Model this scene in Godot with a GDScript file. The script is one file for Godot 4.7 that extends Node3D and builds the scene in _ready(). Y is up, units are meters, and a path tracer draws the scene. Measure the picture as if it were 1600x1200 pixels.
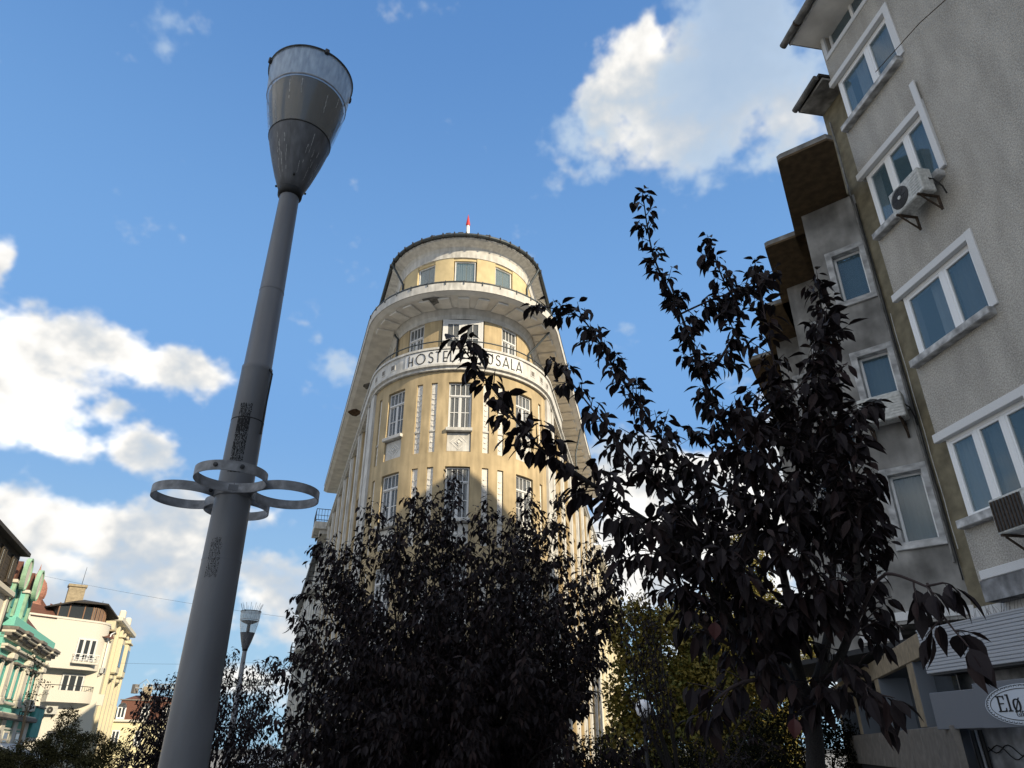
extends Node3D

# A street corner looked up at from under young purple-leaved plum trees: a lamp post,
# a rounded flatiron hotel, apartment blocks on the right, a sunny row of houses far left.

const EYE := Vector3(0, 1.6, 0)
const PITCH := 27.2
const GROUND := -0.4

var M := {}
var used := {}
var rng := RandomNumberGenerator.new()


class MB:
	# a bag of triangles; corners are given counter-clockwise as seen from outside
	var v := PackedVector3Array()
	var n := PackedVector3Array()

	func tri(a: Vector3, b: Vector3, c: Vector3) -> void:
		var k := (b - a).cross(c - a).normalized()
		v.append(a); v.append(c); v.append(b)
		n.append(k); n.append(k); n.append(k)

	func quad(a: Vector3, b: Vector3, c: Vector3, d: Vector3) -> void:
		tri(a, b, c)
		tri(a, c, d)

	func tri_n(a: Vector3, b: Vector3, c: Vector3, na: Vector3, nb: Vector3, nc: Vector3) -> void:
		v.append(a); v.append(c); v.append(b)
		n.append(na); n.append(nc); n.append(nb)

	func quad_n(a: Vector3, b: Vector3, c: Vector3, d: Vector3, na: Vector3, nb: Vector3, nc: Vector3, nd: Vector3) -> void:
		tri_n(a, b, c, na, nb, nc)
		tri_n(a, c, d, na, nc, nd)

	func box(p: Vector3, q: Vector3, ch := 0.0, xf := Transform3D.IDENTITY) -> void:
		var lo := Vector3(minf(p.x, q.x), minf(p.y, q.y), minf(p.z, q.z))
		var hi := Vector3(maxf(p.x, q.x), maxf(p.y, q.y), maxf(p.z, q.z))
		var c := (lo + hi) * 0.5
		var h := (hi - lo) * 0.5
		ch = minf(ch, minf(h.x, minf(h.y, h.z)) * 0.6)
		for ax in 3:
			var bx := (ax + 1) % 3
			var cx := (ax + 2) % 3
			for s in [-1.0, 1.0]:
				var e := Vector3.ZERO; e[ax] = h[ax] * s
				var u := Vector3.ZERO; u[bx] = h[bx] - ch
				var w := Vector3.ZERO; w[cx] = h[cx] - ch
				if s < 0.0:
					u = -u
				quad(xf * (c + e - u - w), xf * (c + e + u - w), xf * (c + e + u + w), xf * (c + e - u + w))
		if ch <= 0.0:
			return
		for ax in 3:
			var bx := (ax + 1) % 3
			var cx := (ax + 2) % 3
			var t := Vector3.ZERO; t[ax] = h[ax] - ch
			for s in [-1.0, 1.0]:
				for r in [-1.0, 1.0]:
					var b1 := Vector3.ZERO; b1[bx] = h[bx] * s; b1[cx] = (h[cx] - ch) * r
					var b2 := Vector3.ZERO; b2[bx] = (h[bx] - ch) * s; b2[cx] = h[cx] * r
					if s * r > 0.0:
						quad(xf * (c - t + b1), xf * (c - t + b2), xf * (c + t + b2), xf * (c + t + b1))
					else:
						quad(xf * (c - t + b2), xf * (c - t + b1), xf * (c + t + b1), xf * (c + t + b2))
		for sx in [-1.0, 1.0]:
			for sy in [-1.0, 1.0]:
				for sz in [-1.0, 1.0]:
					var a := c + Vector3(h.x * sx, (h.y - ch) * sy, (h.z - ch) * sz)
					var b := c + Vector3((h.x - ch) * sx, h.y * sy, (h.z - ch) * sz)
					var d := c + Vector3((h.x - ch) * sx, (h.y - ch) * sy, h.z * sz)
					if sx * sy * sz > 0.0:
						tri(xf * a, xf * b, xf * d)
					else:
						tri(xf * a, xf * d, xf * b)

	func bar(a: Vector3, b: Vector3, w: float, t: float, up := Vector3.UP) -> void:
		# a straight bar from a to b, w wide across «up», t thick along it
		var z := (b - a).normalized()
		var x := up.cross(z)
		x = (Vector3.RIGHT if x.length() < 0.01 else x).normalized()
		var y := z.cross(x)
		box(Vector3(-w / 2, -t / 2, 0), Vector3(w / 2, t / 2, (b - a).length()), 0.0, Transform3D(Basis(x, y, z), a))

	func tube(pts: Array, radii: Array, sides := 8, caps := true) -> void:
		var rings := []
		var norms := []
		var x := Vector3.ZERO
		for i in pts.size():
			var d: Vector3 = (pts[mini(i + 1, pts.size() - 1)] - pts[maxi(i - 1, 0)]).normalized()
			if i == 0:
				x = d.cross(Vector3.UP if absf(d.y) < 0.9 else Vector3.RIGHT).normalized()
			else:
				x = (x - d * x.dot(d)).normalized()
			var y := d.cross(x)
			var ring := PackedVector3Array()
			var nn := PackedVector3Array()
			for k in sides:
				var a := TAU * k / sides
				var o := x * cos(a) + y * sin(a)
				ring.append(pts[i] + o * float(radii[i] if radii.size() > 1 else radii[0]))
				nn.append(o)
			rings.append(ring)
			norms.append(nn)
		for i in pts.size() - 1:
			for k in sides:
				var l := (k + 1) % sides
				quad_n(rings[i][k], rings[i][l], rings[i + 1][l], rings[i + 1][k], norms[i][k], norms[i][l], norms[i + 1][l], norms[i + 1][k])
		if caps:
			var e := pts.size() - 1
			for k in range(1, sides - 1):
				tri(rings[e][0], rings[e][k], rings[e][k + 1])
				tri(rings[0][0], rings[0][k + 1], rings[0][k])

	func lathe(prof: Array, segs := 32, a0 := 0.0, a1 := TAU, at := Vector3.ZERO, hard := false) -> void:
		# prof: Vector2(radius, height) from bottom to top, outside facing out
		for j in prof.size() - 1:
			var p: Vector2 = prof[j]
			var q: Vector2 = prof[j + 1]
			if p.is_equal_approx(q):
				continue
			var np := _slope(prof, j, hard, 0)
			var nq := _slope(prof, j, hard, 1)
			for i in segs:
				var a := lerpf(a0, a1, float(i) / segs)
				var b := lerpf(a0, a1, float(i + 1) / segs)
				var da := Vector3(sin(a), 0, cos(a))
				var db := Vector3(sin(b), 0, cos(b))
				quad_n(at + da * p.x + Vector3.UP * p.y, at + db * p.x + Vector3.UP * p.y, at + db * q.x + Vector3.UP * q.y, at + da * q.x + Vector3.UP * q.y,
					da * np.x + Vector3.UP * np.y, db * np.x + Vector3.UP * np.y, db * nq.x + Vector3.UP * nq.y, da * nq.x + Vector3.UP * nq.y)

	func _slope(prof: Array, j: int, hard: bool, end: int) -> Vector2:
		var d: Vector2 = (prof[j + 1] - prof[j]).normalized()
		var k := Vector2(d.y, -d.x)
		if hard:
			return k
		var o := j - 1 if end == 0 else j + 1
		if o < 0 or o >= prof.size() - 1:
			return k
		var e: Vector2 = (prof[o + 1] - prof[o]).normalized()
		var m := Vector2(e.y, -e.x)
		return k if k.dot(m) < 0.6 else (k + m).normalized()

	func sweep(base: Array, nrm: Array, prof: Array, caps := true) -> void:
		# carries a closed profile of Vector2(out, up), counter-clockwise, along a plan path that runs left to right as seen from outside
		var m := prof.size()
		for i in base.size() - 1:
			for j in m:
				var p: Vector2 = prof[j]
				var q: Vector2 = prof[(j + 1) % m]
				var d := (q - p).normalized()
				var a: Vector3 = base[i] + nrm[i] * p.x + Vector3.UP * p.y
				var b: Vector3 = base[i + 1] + nrm[i + 1] * p.x + Vector3.UP * p.y
				var c: Vector3 = base[i + 1] + nrm[i + 1] * q.x + Vector3.UP * q.y
				var e: Vector3 = base[i] + nrm[i] * q.x + Vector3.UP * q.y
				var n0: Vector3 = nrm[i] * d.y - Vector3.UP * d.x
				var n1: Vector3 = nrm[i + 1] * d.y - Vector3.UP * d.x
				quad_n(a, b, c, e, n0, n1, n1, n0)
		if caps:
			for k in range(1, m - 1):
				var s := base.size() - 1
				var f := func(i: int, j: int) -> Vector3: return base[i] + nrm[i] * prof[j].x + Vector3.UP * prof[j].y
				tri(f.call(0, 0), f.call(0, k), f.call(0, k + 1))
				tri(f.call(s, 0), f.call(s, k + 1), f.call(s, k))

	func prism(poly: PackedVector2Array, y0: float, y1: float) -> void:
		# poly: plan points (x, z), any winding
		var area := 0.0
		for i in poly.size():
			var a := poly[i]
			var b := poly[(i + 1) % poly.size()]
			area += a.x * b.y - b.x * a.y
		var pl := poly.duplicate()
		if area > 0.0:
			pl.reverse()
		for i in pl.size():
			var a := pl[i]
			var b := pl[(i + 1) % pl.size()]
			quad(Vector3(a.x, y0, a.y), Vector3(b.x, y0, b.y), Vector3(b.x, y1, b.y), Vector3(a.x, y1, a.y))
		var t := Geometry2D.triangulate_polygon(pl)
		for i in range(0, t.size(), 3):
			var a := pl[t[i]]
			var b := pl[t[i + 1]]
			var c := pl[t[i + 2]]
			if (b - a).cross(c - a) > 0.0:
				var k := b; b = c; c = k
			tri(Vector3(a.x, y1, a.y), Vector3(b.x, y1, b.y), Vector3(c.x, y1, c.y))
			tri(Vector3(a.x, y0, a.y), Vector3(c.x, y0, c.y), Vector3(b.x, y0, b.y))

	func mesh() -> ArrayMesh:
		var a := []
		a.resize(Mesh.ARRAY_MAX)
		a[Mesh.ARRAY_VERTEX] = v
		a[Mesh.ARRAY_NORMAL] = n
		var m := ArrayMesh.new()
		m.add_surface_from_arrays(Mesh.PRIMITIVE_TRIANGLES, a)
		return m


# ---------------------------------------------------------------- naming and tagging

func numbered(s: String) -> String:
	var k: int = used.get(s, 0)
	used[s] = k + 1
	return s if k == 0 else "%s_%03d" % [s, k]


func tag(o: Node, label: String, category := "", group := "", kind := "") -> void:
	o.set_meta("label", label)
	if category:
		o.set_meta("category", category)
	if group:
		o.set_meta("group", group)
	if kind:
		o.set_meta("kind", kind)


func thing(called: String, label: String, category: String, at := Vector3.ZERO, yaw := 0.0, group := "") -> Node3D:
	var o := Node3D.new()
	o.name = numbered(called)
	add_child(o)
	o.position = at
	o.rotation_degrees.y = yaw
	tag(o, label, category, group)
	return o


func part(parent: Node, called: String, shape: Variant, mat: Material, xf := Transform3D.IDENTITY, kind := "") -> MeshInstance3D:
	var o := MeshInstance3D.new()
	o.name = called
	o.mesh = shape.mesh() if shape is MB else shape
	o.material_override = mat
	o.transform = xf
	if kind:
		o.set_meta("kind", kind)
	parent.add_child(o, true)
	return o


func boxed(parent: Node, called: String, a: Vector3, b: Vector3, mat: Material, ch := 0.0, xf := Transform3D.IDENTITY) -> MeshInstance3D:
	var m := MB.new()
	m.box(a, b, ch)
	return part(parent, called, m, mat, xf)


func copy_thing(o: Node3D, label: String, at: Vector3, yaw := 0.0) -> Node3D:
	var c: Node3D = o.duplicate()
	c.name = numbered(String(o.name))
	add_child(c)
	c.position = at
	c.rotation_degrees.y = yaw
	c.set_meta("label", label)
	return c


func structure(called: String, shape: MB, mat: Material, at := Vector3.ZERO) -> MeshInstance3D:
	var o := part(self, numbered(called), shape, mat, Transform3D(Basis.IDENTITY, at))
	o.set_meta("kind", "structure")
	return o


func turned(deg: float, at := Vector3.ZERO) -> Transform3D:
	return Transform3D(Basis(Vector3.UP, deg_to_rad(deg)), at)


# ---------------------------------------------------------------- materials

func noise_tex(freq: float, lo: float, hi: float, octaves := 4, sd := 1, size := 512, kind := FastNoiseLite.TYPE_SIMPLEX_SMOOTH) -> NoiseTexture2D:
	var f := FastNoiseLite.new()
	f.seed = sd
	f.noise_type = kind
	f.frequency = freq
	f.fractal_octaves = octaves
	var t := NoiseTexture2D.new()
	t.width = size
	t.height = size
	t.seamless = true
	t.noise = f
	var g := Gradient.new()
	g.offsets = PackedFloat32Array([0.0, 1.0])
	g.colors = PackedColorArray([Color(lo, lo, lo), Color(hi, hi, hi)])
	t.color_ramp = g
	return t


func mat(called: String, r: float, g: float, b: float, rough := 0.8, tex: Texture2D = null, per_metre := Vector3(0.5, 0.5, 0.5), bump: Texture2D = null, depth := 0.5) -> StandardMaterial3D:
	# r, g, b: linear base colour
	var m := StandardMaterial3D.new()
	m.resource_name = called
	m.albedo_color = Color(r, g, b).linear_to_srgb()
	m.roughness = rough
	m.metallic_specular = 0.4
	if tex or bump:
		m.uv1_triplanar = true
		m.uv1_world_triplanar = true
		m.uv1_scale = per_metre
	if tex:
		m.albedo_texture = tex
	if bump:
		m.heightmap_enabled = true
		m.heightmap_texture = bump
		m.heightmap_scale = depth
	M[called] = m
	return m


func weather(m: StandardMaterial3D, tex: Texture2D, per_metre: Vector3) -> void:
	# broad stains and rain runs over the finer grain
	m.detail_enabled = true
	m.detail_blend_mode = BaseMaterial3D.BLEND_MODE_MUL
	m.detail_albedo = tex
	m.detail_uv_layer = BaseMaterial3D.DETAIL_UV_2
	m.uv2_triplanar = true
	m.uv2_world_triplanar = true
	m.uv2_scale = per_metre


func make_materials() -> void:
	var grit := noise_tex(0.075, 0.66, 1.0, 3, 3)
	var grit_h := noise_tex(0.09, 0.0, 1.0, 3, 3)
	var blotch := noise_tex(0.012, 0.72, 1.0, 5, 7)
	var runs := noise_tex(0.014, 0.82, 1.04, 5, 67)
	var soft := noise_tex(0.009, 0.84, 1.0, 5, 53)
	var stain := noise_tex(0.008, 0.45, 1.0, 6, 11)
	var fine := noise_tex(0.16, 0.8, 1.0, 2, 19)
	var relief := noise_tex(0.05, 0.0, 1.0, 3, 23, 512, FastNoiseLite.TYPE_CELLULAR)
	var bark := noise_tex(0.05, 0.35, 1.0, 4, 29)
	var streak := noise_tex(0.02, 0.6, 1.0, 5, 31)
	mat("grey_render", 0.66, 0.63, 0.575, 0.95, grit, Vector3(0.75, 0.75, 0.75), grit_h, 0.9)
	weather(M.grey_render, noise_tex(0.010, 0.86, 1.03, 5, 61), Vector3(0.35, 0.12, 0.35))
	mat("olive_render", 0.25, 0.22, 0.15, 0.95, blotch, Vector3(0.5, 0.5, 0.5), grit_h, 0.2)
	mat("old_render", 0.54, 0.53, 0.51, 0.95, stain, Vector3(0.35, 0.22, 0.35), grit_h, 0.25)
	weather(M.old_render, runs, Vector3(0.6, 0.1, 0.6))
	mat("soffit_brown", 0.12, 0.082, 0.045, 0.95, blotch, Vector3(0.6, 0.6, 0.6))
	mat("slab_edge", 0.30, 0.295, 0.285, 0.9, stain, Vector3(0.7, 0.7, 0.7))
	mat("white_paint", 0.78, 0.79, 0.80, 0.6, fine, Vector3(1, 1, 1))
	mat("worn_white", 0.74, 0.75, 0.76, 0.75, stain, Vector3(0.8, 0.8, 0.8), grit_h, 0.15)
	mat("plastic_white", 0.78, 0.79, 0.80, 0.35)
	mat("yellow_render", 0.585, 0.465, 0.285, 0.92, soft, Vector3(0.35, 0.2, 0.35), grit_h, 0.15)
	weather(M.yellow_render, runs, Vector3(0.5, 0.05, 0.5))
	mat("yellow_light", 0.66, 0.54, 0.32, 0.92, soft, Vector3(0.4, 0.25, 0.4), grit_h, 0.12)
	mat("hotel_white", 0.74, 0.73, 0.70, 0.85, soft, Vector3(0.5, 0.3, 0.5), grit_h, 0.12)
	weather(M.hotel_white, runs, Vector3(0.6, 0.12, 0.6))
	mat("hotel_soffit", 0.88, 0.86, 0.82, 0.9, soft, Vector3(0.25, 0.25, 0.25))
	mat("ornament", 0.82, 0.80, 0.76, 0.9, soft, Vector3(0.7, 0.7, 0.7), relief, 1.2)
	M.ornament.uv1_scale = Vector3(1.2, 1.2, 1.2)
	mat("brick_patch", 0.16, 0.10, 0.06, 0.95, stain, Vector3(1, 1, 1))
	mat("zinc", 0.10, 0.12, 0.135, 0.5, streak, Vector3(0.8, 0.8, 0.8))
	M.zinc.metallic = 0.4
	mat("roof_dark", 0.05, 0.045, 0.042, 0.85, blotch, Vector3(1, 1, 1))
	mat("lamp_paint", 0.17, 0.174, 0.185, 0.42, soft, Vector3(1.5, 0.4, 1.5), noise_tex(0.2, 0.0, 1.0, 2, 41), 0.04)
	mat("lamp_cone", 0.17, 0.173, 0.185, 0.5, streak, Vector3(3, 0.8, 3))
	mat("lamp_ring", 0.36, 0.365, 0.38, 0.5, streak, Vector3(2, 2, 2))
	mat("lamp_inner", 0.056, 0.054, 0.049, 0.4, streak, Vector3(3, 0.6, 3))
	mat("drip", 0.42, 0.42, 0.41, 0.8)
	mat("scuff", 0.06, 0.06, 0.062, 0.9, noise_tex(0.12, 0.2, 1.0, 2, 43), Vector3(5, 5, 5))
	mat("black_rubber", 0.012, 0.012, 0.012, 0.6)
	mat("dark_metal", 0.035, 0.036, 0.04, 0.55)
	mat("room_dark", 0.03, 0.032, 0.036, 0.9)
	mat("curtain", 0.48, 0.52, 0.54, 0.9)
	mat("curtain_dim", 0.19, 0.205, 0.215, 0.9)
	mat("blind", 0.10, 0.105, 0.11, 0.8)
	mat("ac_white", 0.66, 0.67, 0.65, 0.5, blotch, Vector3(2, 2, 2))
	mat("ac_grille", 0.05, 0.052, 0.055, 0.6)
	mat("rust", 0.10, 0.07, 0.05, 0.9, stain, Vector3(3, 3, 3))
	mat("fascia", 0.46, 0.485, 0.53, 0.5, fine, Vector3(1, 1, 1))
	mat("sign_grey", 0.17, 0.185, 0.215, 0.55, fine, Vector3(1, 1, 1))
	mat("sign_white", 0.50, 0.55, 0.62, 0.5)
	mat("ink", 0.01, 0.011, 0.014, 0.7)
	mat("letter_black", 0.03, 0.03, 0.03, 0.7)
	mat("beige_panel", 0.33, 0.27, 0.19, 0.6, blotch, Vector3(0.8, 0.8, 0.8))
	mat("taupe_panel", 0.20, 0.185, 0.17, 0.6, blotch, Vector3(0.8, 0.8, 0.8))
	mat("blue_grey", 0.13, 0.15, 0.18, 0.5)
	mat("concrete_wall", 0.40, 0.41, 0.43, 0.9, stain, Vector3(0.7, 0.5, 0.7), grit_h, 0.2)
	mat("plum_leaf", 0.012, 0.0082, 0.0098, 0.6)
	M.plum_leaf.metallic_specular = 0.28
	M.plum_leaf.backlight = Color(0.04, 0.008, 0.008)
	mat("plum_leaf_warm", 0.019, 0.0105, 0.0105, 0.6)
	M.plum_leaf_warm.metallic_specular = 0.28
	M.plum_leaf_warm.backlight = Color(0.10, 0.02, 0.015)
	mat("plum_leaf_red", 0.05, 0.012, 0.012, 0.5)
	M.plum_leaf_red.backlight = Color(0.25, 0.03, 0.03)
	mat("plum_bark", 0.05, 0.044, 0.042, 0.9, bark, Vector3(5, 14, 5), bark, 0.6)
	mat("twig_bark", 0.035, 0.024, 0.024, 0.85)
	mat("gold_leaf", 0.17, 0.135, 0.024, 0.6)
	M.gold_leaf.backlight = Color(0.5, 0.42, 0.07)
	mat("gold_leaf_green", 0.085, 0.09, 0.018, 0.6)
	M.gold_leaf_green.backlight = Color(0.3, 0.32, 0.06)
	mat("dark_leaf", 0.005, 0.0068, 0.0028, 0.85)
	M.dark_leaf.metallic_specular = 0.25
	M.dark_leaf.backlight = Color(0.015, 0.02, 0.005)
	mat("ground_paving", 0.32, 0.31, 0.29, 0.9, blotch, Vector3(0.3, 0.3, 0.3), grit_h, 0.4)
	mat("turquoise", 0.24, 0.66, 0.56, 0.85, fine, Vector3(0.25, 0.25, 0.25))
	mat("turquoise_deep", 0.10, 0.42, 0.40, 0.8, blotch, Vector3(0.3, 0.3, 0.3))
	mat("mint", 0.36, 0.58, 0.42, 0.9, blotch, Vector3(0.3, 0.3, 0.3))
	mat("stucco_cream", 0.76, 0.72, 0.62, 0.9, fine, Vector3(0.3, 0.3, 0.3))
	mat("stucco_white", 0.72, 0.69, 0.62, 0.9, fine, Vector3(0.2, 0.2, 0.2))
	mat("butter", 0.74, 0.67, 0.49, 0.9, fine, Vector3(0.2, 0.2, 0.2))
	mat("lemon", 0.82, 0.75, 0.48, 0.9, fine, Vector3(0.2, 0.2, 0.2))
	mat("roof_red", 0.19, 0.085, 0.06, 0.9, streak, Vector3(0.7, 0.7, 0.7))
	mat("dome_copper", 0.52, 0.25, 0.18, 0.7, streak, Vector3(0.4, 0.4, 0.4))
	mat("wood_siding", 0.095, 0.078, 0.06, 0.85, streak, Vector3(0.5, 3, 0.5))
	mat("wood_frame", 0.19, 0.11, 0.07, 0.7)
	mat("stone_dark", 0.24, 0.22, 0.2, 0.9, blotch, Vector3(0.5, 0.5, 0.5))
	mat("chimney_stone", 0.42, 0.35, 0.24, 0.9, blotch, Vector3(0.5, 0.5, 0.5))
	mat("crane_paint", 0.42, 0.46, 0.48, 0.6)
	mat("mast_white", 0.75, 0.75, 0.75, 0.5)
	mat("mast_red", 0.50, 0.03, 0.03, 0.5)
	mat("canvas", 0.62, 0.64, 0.66, 0.9)
	mat("red_paint", 0.45, 0.03, 0.025, 0.6)
	var gl := mat("glass", 0.10, 0.17, 0.21, 0.03)
	gl.transparency = BaseMaterial3D.TRANSPARENCY_ALPHA
	gl.albedo_color.a = 0.36
	gl.metallic_specular = 0.5
	var gh := mat("glass_dull", 0.22, 0.235, 0.25, 0.05)
	gh.transparency = BaseMaterial3D.TRANSPARENCY_ALPHA
	gh.albedo_color.a = 0.3
	gh.metallic_specular = 0.3
	var gd := mat("glass_far", 0.035, 0.042, 0.05, 0.06)
	gd.metallic_specular = 0.5
	var gs := mat("lamp_glass_smoke", 0.42, 0.42, 0.40, 0.12)
	gs.transparency = BaseMaterial3D.TRANSPARENCY_ALPHA
	gs.albedo_color.a = 0.3
	var gc := mat("lamp_glass_frost", 0.80, 0.86, 0.88, 0.4, streak, Vector3(3, 0.7, 3))
	gc.transparency = BaseMaterial3D.TRANSPARENCY_ALPHA
	gc.albedo_color.a = 0.6
	var gb := mat("globe_glass", 0.72, 0.74, 0.8, 0.3)
	gb.metallic_specular = 0.5


# ---------------------------------------------------------------- sky

func fbm(f: FastNoiseLite, d: Vector3) -> float:
	return f.get_noise_3dv(d)


func sky_base(el: float) -> Vector3:
	var t := clampf(el / 60.0, 0.0, 1.0)
	var low := Vector3(0.40, 0.62, 0.80)
	var mid := Vector3(0.185, 0.39, 0.74)
	var top := Vector3(0.10, 0.245, 0.55)
	return low.lerp(mid, smoothstep(0.0, 0.42, t)) if t < 0.42 else mid.lerp(top, smoothstep(0.42, 1.0, t))


func shade_sky(az: float, el: float, w: Vector2, n1: FastNoiseLite, n2: FastNoiseLite) -> Vector3:
	# w.x: how much cloud the air here tends to hold; w.y: how bright that cloud is
	var ca := cos(el)
	var d := Vector3(sin(az) * ca, sin(el), -cos(az) * ca)
	var q := Vector3(d.x, d.y * 1.35, d.z)
	var a := fbm(n1, q)
	var b := fbm(n2, q * 1.0)
	var dens := w.x * 1.42 - 0.38 + a * 0.72 + b * 0.30
	var c := smoothstep(-0.04, 0.60, dens)
	var col := sky_base(rad_to_deg(el))
	c *= lerpf(0.8, 1.0, clampf((w.y - 0.4) * 3.0, 0.0, 1.0))
	var thick := smoothstep(0.25, 1.0, dens)
	var lit := fbm(n1, q + Vector3(0.03, 0.045, 0.05)) - a
	var br := w.y * (0.98 + lit * 0.55 + b * 0.10)
	var white := Vector3(1.0, 0.985, 0.95) * br * 1.02
	var grey := Vector3(0.42, 0.56, 0.74).lerp(Vector3(0.62, 0.72, 0.83), clampf(br, 0.0, 1.0))
	var cl := grey.lerp(white, clampf((br - 0.55) * 2.6, 0.0, 1.0))
	cl = cl.lerp(cl * 0.93, thick)
	return col.lerp(cl, c)


func make_sky() -> PanoramaSkyMaterial:
	# azimuth, elevation, half widths (degrees), brightness, weight of each bank of cloud in view
	var banks := [
		[14.0, 50.2, 4.2, 3.0, 1.05, 0.95], [10.1, 48.2, 2.3, 2.2, 1.05, 0.85], [15.9, 52.3, 1.9, 1.2, 1.05, 0.80], [20.2, 46.8, 10.8, 3.7, 0.55, 0.90],
		[25.6, 51.1, 8.3, 3.5, 0.40, 0.90], [29.0, 44.1, 5.0, 3.5, 0.60, 0.85], [16.3, 44.2, 7.1, 1.5, 0.75, 0.60], [25.3, 41.8, 4.5, 1.2, 0.70, 0.50],
		[-38.9, 23.6, 3.4, 3.2, 1.05, 0.95], [-37.3, 20.5, 4.0, 2.9, 1.05, 0.95], [-34.3, 18.9, 2.9, 1.3, 0.95, 0.80], [-34.9, 25.6, 2.8, 1.9, 0.95, 0.85],
		[-30.9, 25.7, 4.8, 1.8, 0.95, 0.95], [-27.4, 26.0, 2.3, 1.6, 0.95, 0.80], [-29.1, 19.3, 2.8, 1.7, 0.95, 0.85], [-32.3, 21.6, 1.6, 1.5, 0.85, 0.60],
		[-34.0, 13.8, 5.8, 2.0, 0.95, 0.95], [-28.7, 13.4, 5.2, 2.1, 0.95, 0.95], [-25.2, 15.0, 3.2, 2.2, 0.90, 0.80], [-25.3, 11.4, 3.8, 1.5, 0.95, 0.85],
		[-31.4, 11.2, 4.9, 1.4, 0.90, 0.70], [-20.4, 16.0, 3.7, 1.4, 0.85, 0.55], [-18.2, 11.5, 3.7, 2.7, 0.85, 0.60], [-16.0, 8.9, 2.8, 2.7, 0.85, 0.65],
		[-31.6, 8.9, 9.1, 1.5, 0.75, 0.55], [-25.1, 8.1, 8.1, 1.3, 0.70, 0.50], [10.8, 19.7, 3.9, 2.7, 1.00, 1.00], [14.6, 16.5, 7.4, 4.3, 1.05, 1.00],
		[9.4, 12.9, 3.5, 3.8, 1.00, 0.95], [19.5, 16.5, 4.3, 3.3, 1.00, 1.00], [22.7, 21.0, 1.9, 2.4, 0.95, 0.80], [-15.8, 28.1, 1.6, 1.2, 0.60, 0.35],
		[-18.0, 29.6, 0.9, 0.7, 0.60, 0.40], [-41.7, 29.5, 0.9, 1.6, 0.95, 0.90], [-36.6, 47.4, 1.3, 1.7, 0.50, 0.18], [-42.3, 47.0, 1.5, 0.6, 0.50, 0.20],
		[-19.3, 4.4, 3.8, 1.2, 0.95, 0.80], [-7.5, 2.9, 13.7, 1.7, 0.90, 0.60], [18.9, 7.0, 8.7, 4.3, 0.95, 0.80],
	]
	var n1 := FastNoiseLite.new()
	n1.seed = 5
	n1.noise_type = FastNoiseLite.TYPE_SIMPLEX
	n1.frequency = 5.0
	n1.fractal_octaves = 7
	n1.fractal_gain = 0.55
	var n2 := FastNoiseLite.new()
	n2.seed = 77
	n2.noise_type = FastNoiseLite.TYPE_SIMPLEX
	n2.frequency = 26.0
	n2.fractal_octaves = 4
	var n3 := FastNoiseLite.new()
	n3.seed = 12
	n3.frequency = 1.5
	n3.fractal_octaves = 3
	var weight := func(az: float, el: float) -> Vector2:   # degrees
		var best := 0.0
		var sum := 0.0001
		var br := 0.0
		for k in banks:
			var dx: float = absf(az - k[0]) / (k[2] * 1.35)
			if dx > 1.5:
				continue
			var dy: float = (el - k[1]) / (k[3] * 1.35)
			var e := dx * dx + dy * dy
			if e < 2.2:
				var g: float = exp(-e * 1.5) * k[5]
				best = maxf(best, g) + minf(best, g) * 0.25
				sum += g
				br += g * k[4]
		var near := clampf((absf(az) - 43.0) / 8.0, 0.0, 1.0)
		near = maxf(near, clampf((el - 58.0) / 8.0, 0.0, 1.0))
		var d := Vector3(sin(deg_to_rad(az)) * cos(deg_to_rad(el)), sin(deg_to_rad(el)), -cos(deg_to_rad(az)) * cos(deg_to_rad(el)))
		var far := smoothstep(-0.35, 0.3, n3.get_noise_3dv(d)) * near
		var bright := br / sum if sum > 0.02 else 0.9
		return Vector2(maxf(best, far * 0.85), lerpf(bright, 1.12, near))
	var W := 4096
	var H := 2048
	var data := PackedFloat32Array()
	var sw := 512
	var sh := 256
	for y in sh:
		var el := 90.0 - (y + 0.5) / sh * 180.0
		for x in sw:
			var az := ((x + 0.5) / sw - 0.5) * 360.0
			var c := Vector3(0.20, 0.20, 0.19)
			if el > 0.0:
				c = shade_sky(deg_to_rad(az), deg_to_rad(el), weight.call(az, el), n1, n2)
			data.append(c.x); data.append(c.y); data.append(c.z)
	var im := Image.create_from_data(sw, sh, false, Image.FORMAT_RGBF, data.to_byte_array())
	im.resize(W, H, Image.INTERPOLATE_BILINEAR)
	# the part of the sky in view, at full resolution; the lie of the banks is laid out coarsely first
	var x0 := int((0.5 - 50.0 / 360.0) * W)
	var x1 := int((0.5 + 50.0 / 360.0) * W)
	var y0 := int((90.0 - 68.0) / 180.0 * H)
	var y1 := H / 2
	var pw := (x1 - x0) / 4
	var ph := (y1 - y0) / 4
	var coarse := PackedFloat32Array()
	for y in ph:
		for x in pw:
			var w: Vector2 = weight.call(((x0 + x * 4 + 2.0) / W - 0.5) * 360.0, 90.0 - (y0 + y * 4 + 2.0) / H * 180.0)
			coarse.append(w.x); coarse.append(w.y); coarse.append(0.0)
	var cm := Image.create_from_data(pw, ph, false, Image.FORMAT_RGBF, coarse.to_byte_array())
	cm.resize(x1 - x0, y1 - y0, Image.INTERPOLATE_BILINEAR)
	var cf := cm.get_data().to_float32_array()
	var cw := cm.get_width()
	var chh := cm.get_height()
	var fine := PackedFloat32Array()
	fine.resize(cw * chh * 3)
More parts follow.
